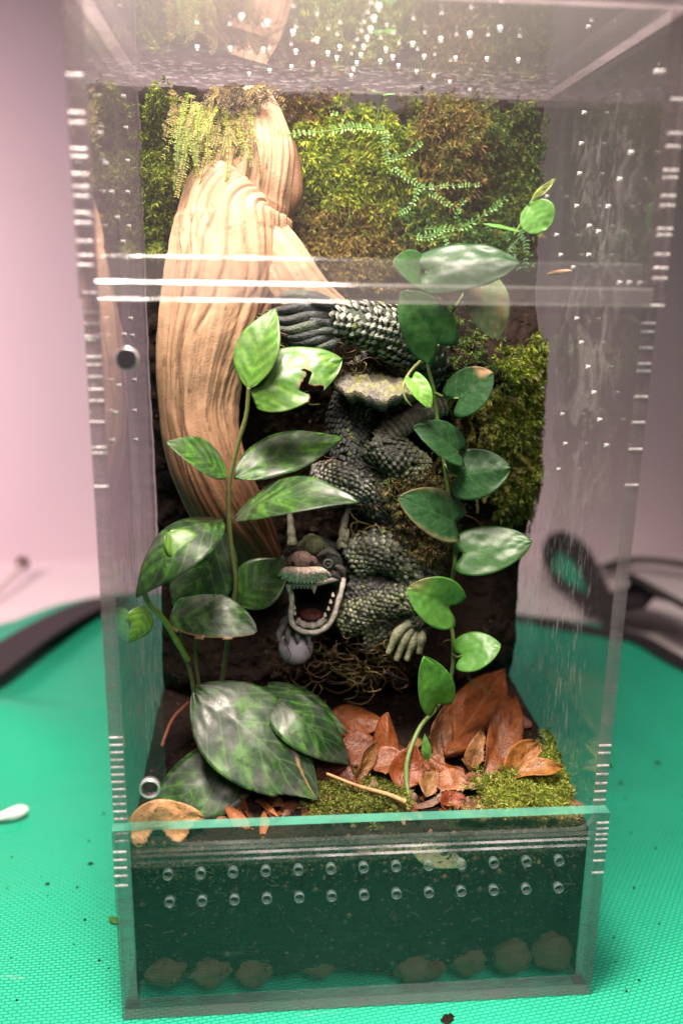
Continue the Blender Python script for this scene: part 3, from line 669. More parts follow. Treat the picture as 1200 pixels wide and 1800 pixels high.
for i in range(110):
    x0 = RNG.uniform(760, 900); y0 = RNG.uniform(690, 860); dp = on_soil(x0, y0)[1]-.2
    a = RNG.uniform(-.4, 2.4); l = RNG.uniform(25, 70)
    strand(m, cpx([(x0, y0, dp), (x0+math.cos(a)*l*.5, y0+math.sin(a)*l*.5-6, dp-.5), (x0+math.cos(a)*l, y0+math.sin(a)*l, dp-.4)], 7), .16, .05, [(.30, .26, .06), (.22, .22, .04), (.34, .24, .09)][i % 3])
tag(m.build('straggly_moss', MOSS, smooth=False), 'straggly olive moss strands between the vine and right wall', 'moss', kind='stuff')
m = MB()
for i in range(330):
    if i < 130: x0, y0, d0 = RNG.normal(640, 55), RNG.normal(1170, 28), 7.6
    elif i < 210: x0, y0, d0 = RNG.uniform(480, 640), RNG.uniform(590, 660), 8.3
    else: x0, y0, d0 = RNG.uniform(560, 800), RNG.uniform(700, 980), 8.6
    a = RNG.uniform(0, 6.28); l = RNG.uniform(15, 60); dp = d0+RNG.uniform(-.4, .6)
    m.tube(cpx([(x0, y0, dp), (x0+math.cos(a)*l*.4, y0+math.sin(a)*l*.4-RNG.uniform(-4, 8), dp-.3), (x0+math.cos(a+.5)*l*.8, y0+math.sin(a+.5)*l*.6, dp-.1), (x0+math.cos(a+1)*l, y0+math.sin(a+1)*l*.6+4, dp+.1)], 8), np.linspace(.032, .012, 8), 4, A(*[(.20, .15, .05), (.13, .07, .03), (.10, .10, .025), (.07, .05, .03)][i % 4])*RNG.uniform(.5, 1.1), cap=False)
tag(m.build('dry_moss_fibres', MOSS), 'dry brownish moss threads caught around the dragon', 'moss', kind='stuff')
#==WOOD==
# ------------------------------------------------------------------ driftwood
GROOVES = [(RNG.uniform(.2, 3.0), g, g+RNG.uniform(5, 13), RNG.uniform(.5, 1.1)) for g in RNG.uniform(0, 20, 14)]
def loft(m, prof, n_len, n_ang, flute, seed, dark_end=None, depth=.75):
    """prof: (px, py, half width px, depth of the axis). Flutes and splits run along the length."""
    P_ = curve([np.append(Py(a, b, d), w/FPX*((Py(a, b, d)-CAM)@CF)) for a, b, w, d in prof], n_len)
    ctr, rad = P_[:, :3], P_[:, 3]; T_ = np.gradient(ctr, axis=0); T_ /= np.linalg.norm(T_, axis=1)[:, None]
    an = np.linspace(0, 2*math.pi, n_ang, endpoint=False); V = np.zeros((n_len, n_ang, 3)); C = np.zeros((n_len, n_ang, 3))
    arc = np.concatenate([[0], np.cumsum(np.linalg.norm(np.diff(ctr, axis=0), axis=1))])
    for i in range(n_len):
        x = unit(np.cross(T_[i], A(0, 1, .25))); x = x if x[0] > 0 else -x; yv = unit(np.cross(x, T_[i])); yv = yv if yv[1] < 0 else -yv
        s = arc[i]; tw = an+.05*s+.25*fbm(an*0+s*.2, an*0, 0, 2, seed)
        cx, sx = np.cos(tw)*2.2, np.sin(tw)*2.2
        big = fbm(cx+seed, sx, s*.05, 2, seed); fl = fbm(cx*3.3, sx*3.3, s*.06, 3, seed+3); fine = fbm(cx*11, sx*11, s*.15, 2, seed+5)
        lump = fbm(cx*.8, sx*.8, s*.55, 3, seed+7)
        r = rad[i]*(1+flute*(1.0*big+.6*fl-.15)+.022*fine+.06*lump)
        V[i] = ctr[i]+np.outer(np.cos(an)*r, x)+np.outer(np.sin(an)*r*depth, yv)
        gr = 0
        for ga, g0, g1, gd in GROOVES: gr = gr+gd*np.exp(-(((an-ga-.25*fbm(s*.25, ga, 0, 2, seed+11)+math.pi) % (2*math.pi)-math.pi)/.035)**2)*sm(g0, g0+1.5, s)*sm(g1, g1-1.5, s)
        r = r*(1-gr*.045)
        V[i] = ctr[i]+np.outer(np.cos(an)*r, x)+np.outer(np.sin(an)*r*depth, yv)
        stain = sm(.05, .45, fbm(cx*.6+9, sx*.6, s*.22, 4, seed+15))[:, None]; pit = (fbm(cx*6, sx*6, s*2.2, 2, seed+17) > .52)[:, None]
        k = np.clip(.6+.32*fl+.30*fine+.2*big, 0, 1)[:, None]
        col = A(.39, .225, .125)*(1-k)+A(.55, .355, .222)*k
        crack = (fine < -.50)*(fl < .1)
        col = np.where(crack[:, None], col*.62, col)
        col = col*(1-.26*stain*A(.6, .9, 1.1))*np.where(pit, .6, 1)*(1-.45*np.clip(gr, 0, 1)[:, None])
        C[i] = col*(1+.12*lump[:, None])
    if dark_end is not None:
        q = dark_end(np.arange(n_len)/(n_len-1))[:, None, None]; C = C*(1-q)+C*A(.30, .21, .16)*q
    m.grid(V, C, wrap=True)
    for e, fl_ in ((0, False), (-1, True)):
        f = [(j, (j+1) % n_ang, n_ang) for j in range(n_ang)]
        m.add(np.vstack([V[e], V[e].mean(0)]), [t[::-1] if fl_ else t for t in f], np.vstack([C[e], C[e].mean(0)])*.7)
m = MB()
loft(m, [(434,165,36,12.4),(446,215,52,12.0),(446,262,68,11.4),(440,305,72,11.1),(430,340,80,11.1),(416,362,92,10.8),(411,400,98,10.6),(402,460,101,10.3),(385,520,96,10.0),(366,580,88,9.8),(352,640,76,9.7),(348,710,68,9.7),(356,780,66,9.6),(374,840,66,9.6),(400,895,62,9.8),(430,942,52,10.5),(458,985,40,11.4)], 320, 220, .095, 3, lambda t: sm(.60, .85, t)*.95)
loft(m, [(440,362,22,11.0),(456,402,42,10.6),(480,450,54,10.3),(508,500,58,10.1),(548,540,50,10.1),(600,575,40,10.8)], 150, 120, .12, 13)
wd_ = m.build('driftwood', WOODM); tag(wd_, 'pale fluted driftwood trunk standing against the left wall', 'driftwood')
m = MB()
loft(m, [(505,250,14,11.4),(514,300,17,11.3),(512,345,20,11.2),(500,378,10,11.3)], 40, 60, .12, 23, lambda t: t*0+.9)
tag(m.build('bark_piece', WOODM), 'brown bark strip on the right side of the wood top', 'bark')
#==DRAGON==
# ------------------------------------------------------------------ dragon figurine
dragon = thing('dragon_figurine', 'weathered dark green resin dragon figurine with open mouth, among the moss', 'figurine', Py(640, 1160, 9))
DKC, GNC, PALE, CREAM = A(.026, .033, .024), A(.045, .065, .042), A(.36, .36, .32), A(.74, .67, .57)
def NZ(c): return fbm(c[0]*.7, c[1]*.7, c[2]*.7, 2, 88)
def scaled(body, scales, pts, rad, sl=.34, sw=.30, lift=.10, col=DKC, tip=PALE, flat=1.0, back=True, green=.0, seed=0, belly=None):
    """tube with overlapping scales pointing to the end of the path"""
    pts = np.asarray(pts); k = len(pts); body.tube(pts, rad, 22, col, flat=flat)
    arc = np.concatenate([[0], np.cumsum(np.linalg.norm(np.diff(pts, axis=0), axis=1))]); L = arc[-1]
    T_ = np.gradient(pts, axis=0); T_ /= np.linalg.norm(T_, axis=1)[:, None]
    s = 0; row = 0
    while s < L:
        p = np.array([np.interp(s, arc, pts[:, a]) for a in range(3)]); t = unit([np.interp(s, arc, T_[:, a]) for a in range(3)]); r = np.interp(s, arc, rad)
        u = unit(np.cross(t, A(0, 0, 1) if abs(t[2]) < .9 else A(1, 0, 0))); w = np.cross(t, u); n = max(6, int(2*math.pi*r/(sw*.82)))
        for j in range(n):
            a = 2*math.pi*(j+.5*(row % 2))/n; nn = u*math.cos(a)+w*math.sin(a)
            if nn@unit(CAM-p) < -.25 or RNG.random() < .06: continue
            ff = RNG.uniform(.78, 1.3)
            sd = np.cross(t, nn); c = p+nn*r*1.0+t*sl*RNG.normal(0, .09); sd = unit(sd+t*RNG.normal(0, .12)); q = RNG.uniform(.75, 1.25); g_ = RNG.random() < green
            dm = float(np.clip(.55+1.1*NZ(c), .12, 1.1)); tp = (A(.17, .22, .06) if g_ else tip)*RNG.uniform(.45, 1.15)*dm*1.7
            sw_, lf_ = sw, lift; sw = sw_*ff; lift = lf_*RNG.uniform(.6, 1.5)
            V = [c-t*sl*.45+nn*lift*.1, c+sd*sw*.5+nn*lift*.35, c+t*sl*.38+sd*sw*.33+nn*lift*.9, c+t*sl*.62*q+nn*lift*1.05, c+t*sl*.38-sd*sw*.33+nn*lift*.9, c-sd*sw*.5+nn*lift*.35, c+t*sl*.1+nn*lift*1.25]
            sw, lift = sw_, lf_
            scales.add(V, [(0,1,6),(1,2,6),(2,3,6),(3,4,6),(4,5,6),(5,0,6)], np.array([col, col*1.5, tp*.7, tp, tp*.7, col*1.5, col*.4+tp*.6]))
        s += sl*.62; row += 1
bd, scl = MB(), MB()
scaled(bd, scl, cpx([(712,668,9.8),(732,622,9.2),(690,588,8.8),(636,570,8.5),(580,560,8.3)], 36), np.interp(np.linspace(0, 1, 36), [0, .3, .6, 1], [1.3, 1.35, 1.0, .55]), .40, .38, .13, GNC*.8, A(.36, .38, .31), green=.12)
bd.build('tail', RESIN, dragon); o = scl.build('tail_scales', RESIN, dragon, smooth=False); o['kind'] = 'stuff'
bd, scl = MB(), MB()
scaled(bd, scl, cpx([(700,640,10.4),(650,690,10.3),(622,745,10.0),(628,800,9.6),(650,850,9.3),(690,905,9.4),(716,960,9.2),(700,1000,9.0)], 60), np.interp(np.linspace(0, 1, 60), [0, .3, .6, .85, 1], [1.5, 1.2, 1.15, .95, .9]), .30, .27, .10, DKC*.7, A(.08, .085, .08), green=.06)  # coil painted darker to deepen the shade below the ledge
scaled(bd, scl, cpx([(560,855,9.3),(610,845,9.0),(660,850,9.2)], 20), [1.0]*20, .26, .24, .09, DKC, A(.34, .34, .29), green=.06)
scaled(bd, scl, cpx([(622,985,8.8),(665,965,8.6),(712,985,8.5),(738,1030,8.5),(728,1075,8.5),(690,1095,8.5),(640,1100,8.6)], 50), np.interp(np.linspace(0, 1, 50), [0, .4, 1], [.95, 1.05, 1.1]), .32, .30, .11, DKC, A(.27, .29, .21), green=.16)
scaled(bd, scl, cpx([(610,1030,8.9),(660,1045,8.7),(700,1050,8.5)], 16), [1.1]*16, .28, .26, .08, DKC*1.2, A(.12, .11, .11), green=.05)
bd.build('body', RESIN, dragon); o = scl.build('body_scales', RESIN, dragon, smooth=False); o['kind'] = 'stuff'
# tail tuft: flowing locks
m = MB()
LK = [((600,545),(552,526),(505,520),(474,536),.24),((600,553),(548,540),(502,544),(464,548),.26),((600,561),(545,556),(500,564),(455,552),.30),((602,569),(550,572),(500,580),(450,557),.32),((602,577),(555,586),(508,592),(458,568),.28),((604,585),(562,596),(520,602),(474,584),.24),((606,592),(578,606),(545,610),(500,600),.20),((600,548),(565,530),(530,520),(496,518),.22),((600,575),(560,566),(530,562),(505,566),.17),((604,584),(570,582),(535,586),(500,586),.16)]
for i, (a, b, c, d, r) in enumerate(LK):
    pts = cpx([(*a, 8.4), (*b, 8.0-.03*i), (*c, 7.9), (*d, 8.0)], 22); t = np.linspace(0, 1, 22)
    col = np.outer(1-t, A(.035, .050, .042))+np.outer(t, A(.05, .05, .055)); col += (np.sin(t*3.1)**8)[:, None]*A(.05, .07, .03)*(i % 3 == 0)
    m.tube(pts, r*(.75+.55*np.sin(math.pi*t**.7))*(1-.88*t**2.2), 12, col, mod=lambda u, an: 1+.16*np.cos(an*5+u*3))
m.build('tail_tuft', RESIN, dragon)
# mossy ledge of the body under the tail
m = MB()
th = np.linspace(0, 2*math.pi, 70, endpoint=False); c0 = Py(668, 640, 8.9)
rr = np.linspace(0, 1, 16); V = np.zeros((16, 70, 3)); C = np.zeros((16, 70, 3))
for i, r in enumerate(rr):
    q = 1+.10*fbm(np.cos(th)*2, np.sin(th)*2, 0, 3, 61)
    V[i] = np.stack([c0[0]+2.05*r*np.cos(th)*q, c0[1]+1.7*r*np.sin(th)*q, c0[2]-.25-.25*r**3+.75*r*np.sin(th)+.34*fbm(np.cos(th)*r*5, np.sin(th)*r*5, 0, 3, 62)], -1)
    k = np.clip(.5+1.2*fbm(np.cos(th)*r*4, np.sin(th)*r*4, 0, 3, 63), 0, 1)[:, None]
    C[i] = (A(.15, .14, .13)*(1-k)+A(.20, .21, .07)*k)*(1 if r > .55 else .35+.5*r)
m.grid(V, C, wrap=True)
U = np.stack([V[-1]+A(0, 0, -1)*q for q in (0, .22, .5)]); U[2, :, :2] = c0[:2]+(U[2, :, :2]-c0[:2])*.85; m.grid(U, np.stack([C[-1], C[-1]*.7, C[-1]*.1]), wrap=True)
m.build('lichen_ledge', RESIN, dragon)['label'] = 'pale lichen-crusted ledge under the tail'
# hind leg
bd, scl = MB(), MB()
P_ = cpx([(775,712,9.4),(735,728,8.9),(698,752,8.5),(668,778,8.4)], 30)
bd.tube(P_, np.interp(np.linspace(0, 1, 30), [0, .5, 1], [.5, .55, .62]), 16, np.outer(.55+.45*np.cos(np.linspace(0, 95, 30)), A(.22, .22, .14))+A(.03, .03, .025), mod=lambda u, an: 1+.07*math.cos(u*95))
scaled(bd, scl, cpx([(655,775,8.5),(690,800,8.3),(725,830,8.6)], 18), np.linspace(.75, .95, 18), .30, .28, .10, DKC, A(.30, .32, .20), green=.3)
bd.build('hind_leg', RESIN, dragon); o = scl.build('leg_scales', RESIN, dragon, smooth=False); o['kind'] = 'stuff'
# foreleg and paw
bd, scl = MB(), MB()
scaled(bd, scl, cpx([(600,1085,8.3),(650,1070,8.0),(700,1050,7.9),(735,1065,7.8),(733,1100,7.6)], 30), np.interp(np.linspace(0, 1, 30), [0, .5, 1], [.95, .75, .5]), .28, .26, .10, DKC, A(.24, .26, .16), green=.25)
paw = bd.build('foreleg', RESIN, dragon); o = scl.build('leg_scales', RESIN, dragon, smooth=False); o['kind'] = 'stuff'
for a, b, c, i in (((728,1090),(700,1112),(682,1148),0), ((732,1096),(712,1122),(696,1160),1), ((735,1100),(725,1128),(714,1160),2), ((738,1098),(740,1122),(736,1148),3)):
    m = MB(); t = np.linspace(0, 1, 16); m.tube(cpx([(*a, 7.5), (*b, 7.1), (*c, 7.0)], 16), .26*(1-.55*t**3)*(1+.12*np.sin(t*14)), 10, np.outer(1-t, A(.10, .11, .08))+np.outer(t, A(.34, .36, .20)))
    m.build('toe', RESIN, paw)
# claw holding the pearl
pc = Py(520, 1138, 8.1); m = MB(); m.ell(pc, (.82,)*3, (1, 1, 1), 18, 24); m.build('pearl', PEARL, dragon)
m = MB(); m.ell(Py(522, 1098, 8.5), (.85, .7, .5), DKC*1.3, rough=.15); claw = m.build('claw', RESIN, dragon)
for i, (x0, x1) in enumerate(((500, 492), (512, 507), (526, 524), (542, 543))):
    m = MB(); t = np.linspace(0, 1, 14); m.tube(cpx([(x0+4, 1098, 7.9), (x1-1, 1112, 7.42), (x1, 1130, 7.3)], 14), .16*(1-.6*t**3), 8, np.outer(1-t, DKC*2)+np.outer(t, A(.30, .28, .26)))
    m.build('toe', RESIN, claw)
# head
YH = 8.0
def Hd(px, py, d=0): return Py(px, py, YH+d)
m = MB()
m.ell(Hd(556, 985, 1.0), (1.35, 1.4, 1.15), DKC*1.2, 18, 24, .12, 5); m.ell(Hd(538, 1000, -.3), (.95, 1.0, .42), DKC*1.5, 14, 20, .1, 6)
m.ell(Hd(548, 958, .05), (.56, .55, .50), A(.13, .15, .07), 14, 18, .18, 7)
m.ell(Hd(592, 1012, .4), (.45, .7, .55), DKC*1.6, rough=.2, seed=8); m.ell(Hd(508, 985, .3), (.45, .6, .4), DKC*1.4, rough=.2, seed=9)
for l in (((556,978),(575,970),(598,978)), ((540,972),(520,966),(502,970)), ((588,995),(600,1000),(606,1015)), ((570,1003),(585,1008),(600,1018))):
    m.tube(cpx([(*q, YH-.45) for q in l], 12), .16*np.sin(np.linspace(.3, 2.9, 12)), 8, A(.07, .06, .055))
for x0, y0, x1, y1, r in ((612,975,628,938,.24), (605,955,612,930,.2), (618,985,640,985,.25), (606,1000,628,1002,.2), (596,962,598,942,.2), (640,960,650,938,.2)):
    t = np.linspace(0, 1, 8); m.tube(cpx([(x0, y0, YH+.5), ((x0+x1)/2, (y0+y1)/2+2, YH+.45), (x1, y1, YH+.6)], 8), r*(1-.8*t**1.5), 8, np.outer(1-t, DKC*1.5)+np.outer(t, A(.20, .21, .12)))
head = m.build('head', RESIN, dragon)
m = MB(); m.ell(Hd(529, 984, -1.05), (.52, .42, .40), A(.26, .17, .14), 14, 18, .1, 3)
for x in (515, 547): m.ell(Hd(x, 988, -1.05), (.30, .30, .30), A(.20, .12, .10), rough=.1)
for x in (516, 548): m.ell(Hd(x, 991, -1.28), (.13, .12, .17), A(.004, .003, .003))
m.build('nose', RESIN, head)
m = MB()
for i in range(15):
    q = i/14; ex = 489+q*92; ey = 1016+9*math.sin(q*math.pi)-(4 if i in (0, 14) else 0); sx = 516+q*30
    t = np.linspace(0, 1, 12); m.tube(cpx([(sx, 1000, YH-1.25), ((sx+ex)/2, 1003+2*math.sin(q*3.1), YH-1.5), (ex, ey, YH-1.35+.25*abs(q-.5))], 12), .125*(.7+.7*np.sin(t*2.6))*(1-.55*t**4), 8, np.outer(1-t, CREAM*A(.85, .68, .62))+np.outer(t, CREAM*(1.1 if i % 2 else .8)))
m.build('moustache', RESIN, head)
for (x, y, r) in ((577, 990, .30), (506, 973, .24)):
    m = MB(); m.ell(Hd(x, y, -.42), (r, r*.8, r), DKC*1.8); e = m.build('eye', RESIN, head)
    m = MB(); cc = Hd(x-1, y+1, -.64); a = np.linspace(0, 2*math.pi, 21); m.tube(np.stack([cc[0]+np.cos(a)*r*.62, np.full(21, cc[1]), cc[2]+np.sin(a)*r*.62], -1), .045, 6, A(.13, .12, .12), cap=False); m.ell(cc, (.07,)*3, A(.10, .09, .09)); m.build('eye_ring', RESIN, e)
# jaw: a deep U with a lip, teeth and a tongue
JW = [(509,1028),(513,1058),(511,1082),(517,1101),(538,1111),(563,1109),(582,1092),(593,1062),(601,1034),(604,1016)]
jo = cpx([(x, y, YH-.9+.5*(abs(i-4.5)/4.5)**2) for i, (x, y) in enumerate(JW)], 60)
m = MB(); m.tube(jo, .12, 10, CREAM*.8, mod=lambda u, an: 1+.12*np.sin(u*60+an*2))
ctr = Hd(548, 1062, .3); inner = np.stack([jo*(1-f)+(ctr+A(0, .5, 0))*f+A(0, 1.5*f, 0) for f in (0, .12, .3, .6, 1.0)])
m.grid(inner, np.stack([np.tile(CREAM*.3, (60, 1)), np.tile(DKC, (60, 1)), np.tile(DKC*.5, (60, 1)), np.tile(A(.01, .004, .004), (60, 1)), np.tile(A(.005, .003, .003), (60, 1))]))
outer = np.stack([jo, jo+A(0, .5, -.1), jo+A(.2, 1.3, .2)]); m.grid(outer, DKC*1.5)
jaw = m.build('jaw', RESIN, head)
m = MB(); m.tube(cpx([(521,1090,YH-.7),(535,1098,YH-.75),(556,1098,YH-.75),(572,1088,YH-.65)], 20), .19, 10, CREAM*.62, flat=.8, mod=lambda u, an: 1+.2*math.sin(u*26)); m.build('lower_gum', RESIN, jaw)
m = MB(); m.ell(Hd(546, 1080, -.3), (.55, .6, .2), A(.10, .03, .02), rough=.1); m.build('tongue', RESIN, jaw)
def tooth(px, py, d, w, h, par, up=False):
    m = MB(); p = Hd(px, py, d); s_ = 1 if up else -1
    m.tube([p, p+A(0, 0, s_*h*.5), p+A(0, 0, s_*h)], [w, w*.8, w*.25], 7, CREAM*A(1, .98, .9)*.9); m.build('tooth', RESIN, par)
for i, x in enumerate((517, 523, 529, 535, 541, 547)): tooth(x, 1029, -1.0, .075, .16, head)
tooth(507, 1028, -1.05, .13, .36, head); tooth(552, 1029, -1.05, .13, .36, head)
for x, y in ((514,1070),(515,1080),(575,1083),(581,1072),(585,1060),(589,1048)): tooth(x+(3 if x < 540 else -4), y, -.6, .085, .18, jaw, True)
m = MB(); m.tube(cpx([(508,1026,YH-.95),(530,1027,YH-1.1),(556,1026,YH-1.0),(590,1018,YH-.4),(604,1018,YH-.1)], 20), .12, 8, CREAM*.45); m.build('upper_lip', RESIN, head)
for l, r in ((((602,962),(604,925),(613,888)), .26), (((514,958),(511,925),(508,885)), .24)):
    t = np.linspace(0, 1, 18); m = MB(); m.tube(cpx([(*q, YH+.5+.3*i) for i, q in enumerate(l)], 18), r*(1-.6*t)*(1+.1*np.sin(t*22)), 10, np.outer(1-t, A(.20, .21, .13))+np.outer(t, A(.20, .19, .15))); m.build('horn', RESIN, head)
#==PLANTS==
# ------------------------------------------------------------------ leaves
def wfun(shape, u):
    if shape == 'ovate': return np.sin(np.pi*np.clip(u, 0, 1)**.82)**.85
    if shape == 'lance': return np.sin(np.pi*np.clip(u, 0, 1)**.9)**.9
    if shape == 'blunt': return np.clip(np.sin(np.pi*(.04+.96*u)**.75), 0, 1)**.6
    if shape == 'round': return np.clip(1-(2*u-1)**2, 0, 1)**.5*np.where(u > .5, 1-.10*(2*u-1)**2, 1)
    return np.clip(((u+.07)**.42)*((1-u)**.72)/.625, 0, 1)          # heart
def leaf(name, base, tip, width, nrm, mat, parent, shape='ovate', bend=0., fold=.18, roll=0., nl=22, nw=12, wave=.02, notch=.0, cut=None, tint=(0, 0, 0), thick=.014, seed=0, side=0., twist=0., drop=0., quilt=0., edge=None):
    base, tip = np.asarray(base, float), np.asarray(tip, float); ax = tip-base; L = np.linalg.norm(ax); a = ax/L
    n0 = np.asarray(nrm, float); n0 = unit(n0-a*(n0@a)); 
    if roll: n0 = unit(n0*math.cos(roll)+np.cross(a, n0)*math.sin(roll))
    s0 = np.cross(a, n0)
    u = np.linspace(0, 1, nl)**(.85 if shape == 'heart' else 1); v = np.linspace(-1, 1, nw+1)
    Ug, Vg = np.meshgrid(u, v, indexing='ij'); hw = wfun(shape, Ug)*width/2
    back = notch*L*(1-Ug)**3*np.sin(np.pi/2*np.minimum(1, np.abs(Vg)*1.15)) if notch else 0
    tw = twist*(Ug-.5); nn = np.cos(tw)[..., None]*n0+np.sin(tw)[..., None]*s0; ss = np.cos(tw)[..., None]*s0-np.sin(tw)[..., None]*n0
    off = bend*L*4*Ug*(1-Ug)-drop*L*Ug**3+fold*np.abs(Vg)**1.3*hw+wave*L*fbm(Ug*3+seed, Vg*1.5, seed, 3, seed)
    off = off+quilt*np.abs(np.sin((Ug-.3*np.abs(Vg))*15))*(1-np.abs(Vg)**3)
    P_ = base+a*(Ug*L-back)[..., None]+ss*(Vg*hw+side*L*4*Ug*(1-Ug))[..., None]+nn*off[..., None]
    tc = np.tile(A(*tint), (nl, nw+1, 1))
    if edge is not None:
        kk = edge(Ug, Vg)
        tc = tc*(1-kk[..., None])+kk[..., None]*(A(0, 1, 0) if mat is JEWEL else A(.34, .22, .12))
    sk = None
    if cut is not None:
        cu, cv = (Ug[:-1, :-1]+Ug[1:, 1:])/2, (Vg[:-1, :-1]+Vg[1:, 1:])/2; sk = cut(cu, cv)
    m = MB(); m.grid(P_, tc, np.stack([Ug, Vg*.5+.5], -1), skip=sk)
    o = m.build(name, mat, parent)
    md = o.modifiers.new('thick', 'SOLIDIFY'); md.thickness = thick*S; md.offset = 0
    return o
def toward(base, up=.0, right=0., cam_w=1.0):
    d = unit(CAM-np.asarray(base)); return d*cam_w+A(right, 0, up)

# ---- variegated plant on the left
plA = thing('variegated_plant', 'tall plant with mottled dark green leaves and painted silvery sheen on the left', 'plant', Pz(352, 1330, 8.4))
def st(l, r0, r1, col, parent, name='stem', n=26):
    m = MB(); t = np.linspace(0, 1, n); m.tube(cpx(l, n), r0*(1-t)+r1*t, 9, np.outer(1-t, A(*col)*.8)+np.outer(t, A(*col)*1.15), mod=lambda u, an: 1+.12*(abs(math.sin(u*13)) > .985)); return m.build(name, STEM, parent)
SG = (.15, .17, .055)
st([(372,1290,8.0),(392,1190,6.8),(405,1090,6.2),(415,1025,5.9),(407,965,5.8),(402,900,5.7),(404,842,5.6),(420,775,5.5),(433,730,5.4),(437,682,5.3)], .12, .085, SG, plA)
st([(345,1310,7.6),(340,1210,6.4),(326,1150,6.2),(318,1110,6.2)], .12, .08, SG, plA); st([(352,1310,7.8),(350,1215,6.6),(344,1150,6.4),(350,1090,6.5)], .11, .08, SG, plA)
st([(330,1160,5.8),(290,1092,4.9),(262,1062,4.4),(254,1035,4.2),(262,1005,4.2)], .14, .09, (.22, .34, .05), plA, 'shoot')
def JL(b, t, yb, yt, wpx, nup=.3, nr=0., **k):
    B, Tp = Py(*b, yb), Py(*t, yt); sc = ((B-CAM)@CF)/FPX
    return leaf('leaf', B, Tp, wpx*sc, toward(B, nup, nr), JEWEL, plA, **k)
def tear(u, v):   # a bite out of the upper edge
    return (v > .02) & (np.abs(u-.56-.05*np.sin(v*9)) < .015+.085*np.clip(v, 0, 1))
JL((437,684), (484,543), 5.4, 6.4, 84, .1, -.5, shape='ovate', fold=.25, tint=(.42, 0, 0), seed=1, bend=.06, quilt=.03)
JL((441,692), (600,632), 5.4, 6.2, 118, .55, shape='blunt', fold=-.15, tint=(.38, 0, 0), seed=2, bend=.10, quilt=.03, cut=tear, edge=lambda u, v: .8*tear(u, v+.06), wave=.03, nl=70, nw=44)
JL((399,838), (292,778), 5.6, 4.8, 84, 1.5, fold=.12, bend=.08, seed=3, tint=(.08, 0, 0), shape='ovate')
JL((411,840), (603,768), 5.6, 7.6, 98, 1.2, fold=.10, bend=.06, seed=4, tint=(.05, 0, 0), shape='ovate', wave=.03)
JL((413,912), (632,884), 5.5, 2.9, 100, 1.3, fold=.08, bend=.13, seed=5, tint=(.05, 0, 0), shape='ovate')
JL((392,912), (240,1050), 5.7, 3.6, 110, .9, -.7, fold=-.12, bend=.26, seed=6, shape='ovate', side=-.12)
JL((292,936), (362,992), 3.9, 3.3, 62, .5, fold=-.2, bend=.12, tint=(.6, 0, 0), seed=7, shape='ovate', drop=.1)
JL((392,930), (318,1100), 6.9, 6.3, 118, .3, fold=-.08, bend=.08, seed=8, shape='ovate')
JL((416,1062), (508,985), 6.8, 7.2, 92, .5, fold=.15, bend=.05, seed=9, shape='ovate', tint=(.1, 0, 0))
JL((300,1082), (452,1110), 5.6, 4.9, 118, .5, fold=-.10, bend=.07, seed=10, shape='blunt', cut=lambda u, v: (v > .55+.05*np.sin(u*20)), edge=lambda u, v: sm(.45, .53, v)*.9, nl=30, nw=26)
crk = lambda u, v: ((np.abs(v-(-.62+1.6*(u-.62))) < .05) & (u > .60) & (u < .98))
JL((342,1208), (560,1408), 4.9, 2.3, 168, .8, -.1, fold=-.14, bend=.09, seed=11, shape='ovate', wave=.02, nl=40, nw=30, edge=lambda u, v: .85*crk(u, v), cut=lambda u, v: (u > .80) & (v > .85-1.2*(u-.8)))
JL((458,1208), (616,1345), 5.8, 4.0, 96, .7, .3, fold=-.12, bend=.24, seed=12, shape='ovate', side=.10)
JL((440,1330), (262,1440), 4.0, 2.6, 130, .6, fold=-.10, bend=.05, seed=13, shape='blunt')
JL((256,1066), (226,1130), 3.9, 3.3, 58, .3, 1.0, fold=-.1, bend=.1, seed=14, shape='ovate', tint=(1, 0, 0), cut=lambda u, v: (u > .5) & (v > .55))
JL((470,1200), (610,1290), 6.9, 6.4, 60, .9, fold=.1, seed=15, shape='lance')

# ---- creeping vine on the right
vine = thing('creeping_vine', 'climbing vine with heart-shaped green leaves on the right', 'vine', Pz(737, 1440, 8.3))
VG, VD = (.030, .105, .024), (.017, .066, .020)
st([(748,1455,1.9),(722,1410,2.3),(714,1370,3.0),(717,1330,3.6),(738,1278,4.6),(768,1243,5.3),(788,1205,5.6),(796,1160,5.9),(795,1115,6.0),(786,1065,6.2),(797,1000,6.3),(800,945,6.5),(790,880,6.6),(780,815,6.8),(770,750,7.0),(763,690,7.0),(752,640,6.9),(765,600,6.8),(800,540,7.0),(838,485,7.2),(878,445,7.4)], .11, .07, (.17, .27, .07), vine, 'stem', 90)
st([(742,632,6.7),(720,655,6.3),(708,680,6.0),(712,700,5.9),(722,713,5.9)], .085, .03, (.32, .36, .12), vine, 'tendril')
st([(845,470,7.2),(885,440,7.0),(912,400,6.6),(930,362,6.2),(945,335,6.0),(972,316,5.8)], .085, .035, (.26, .34, .07), vine, 'stem')
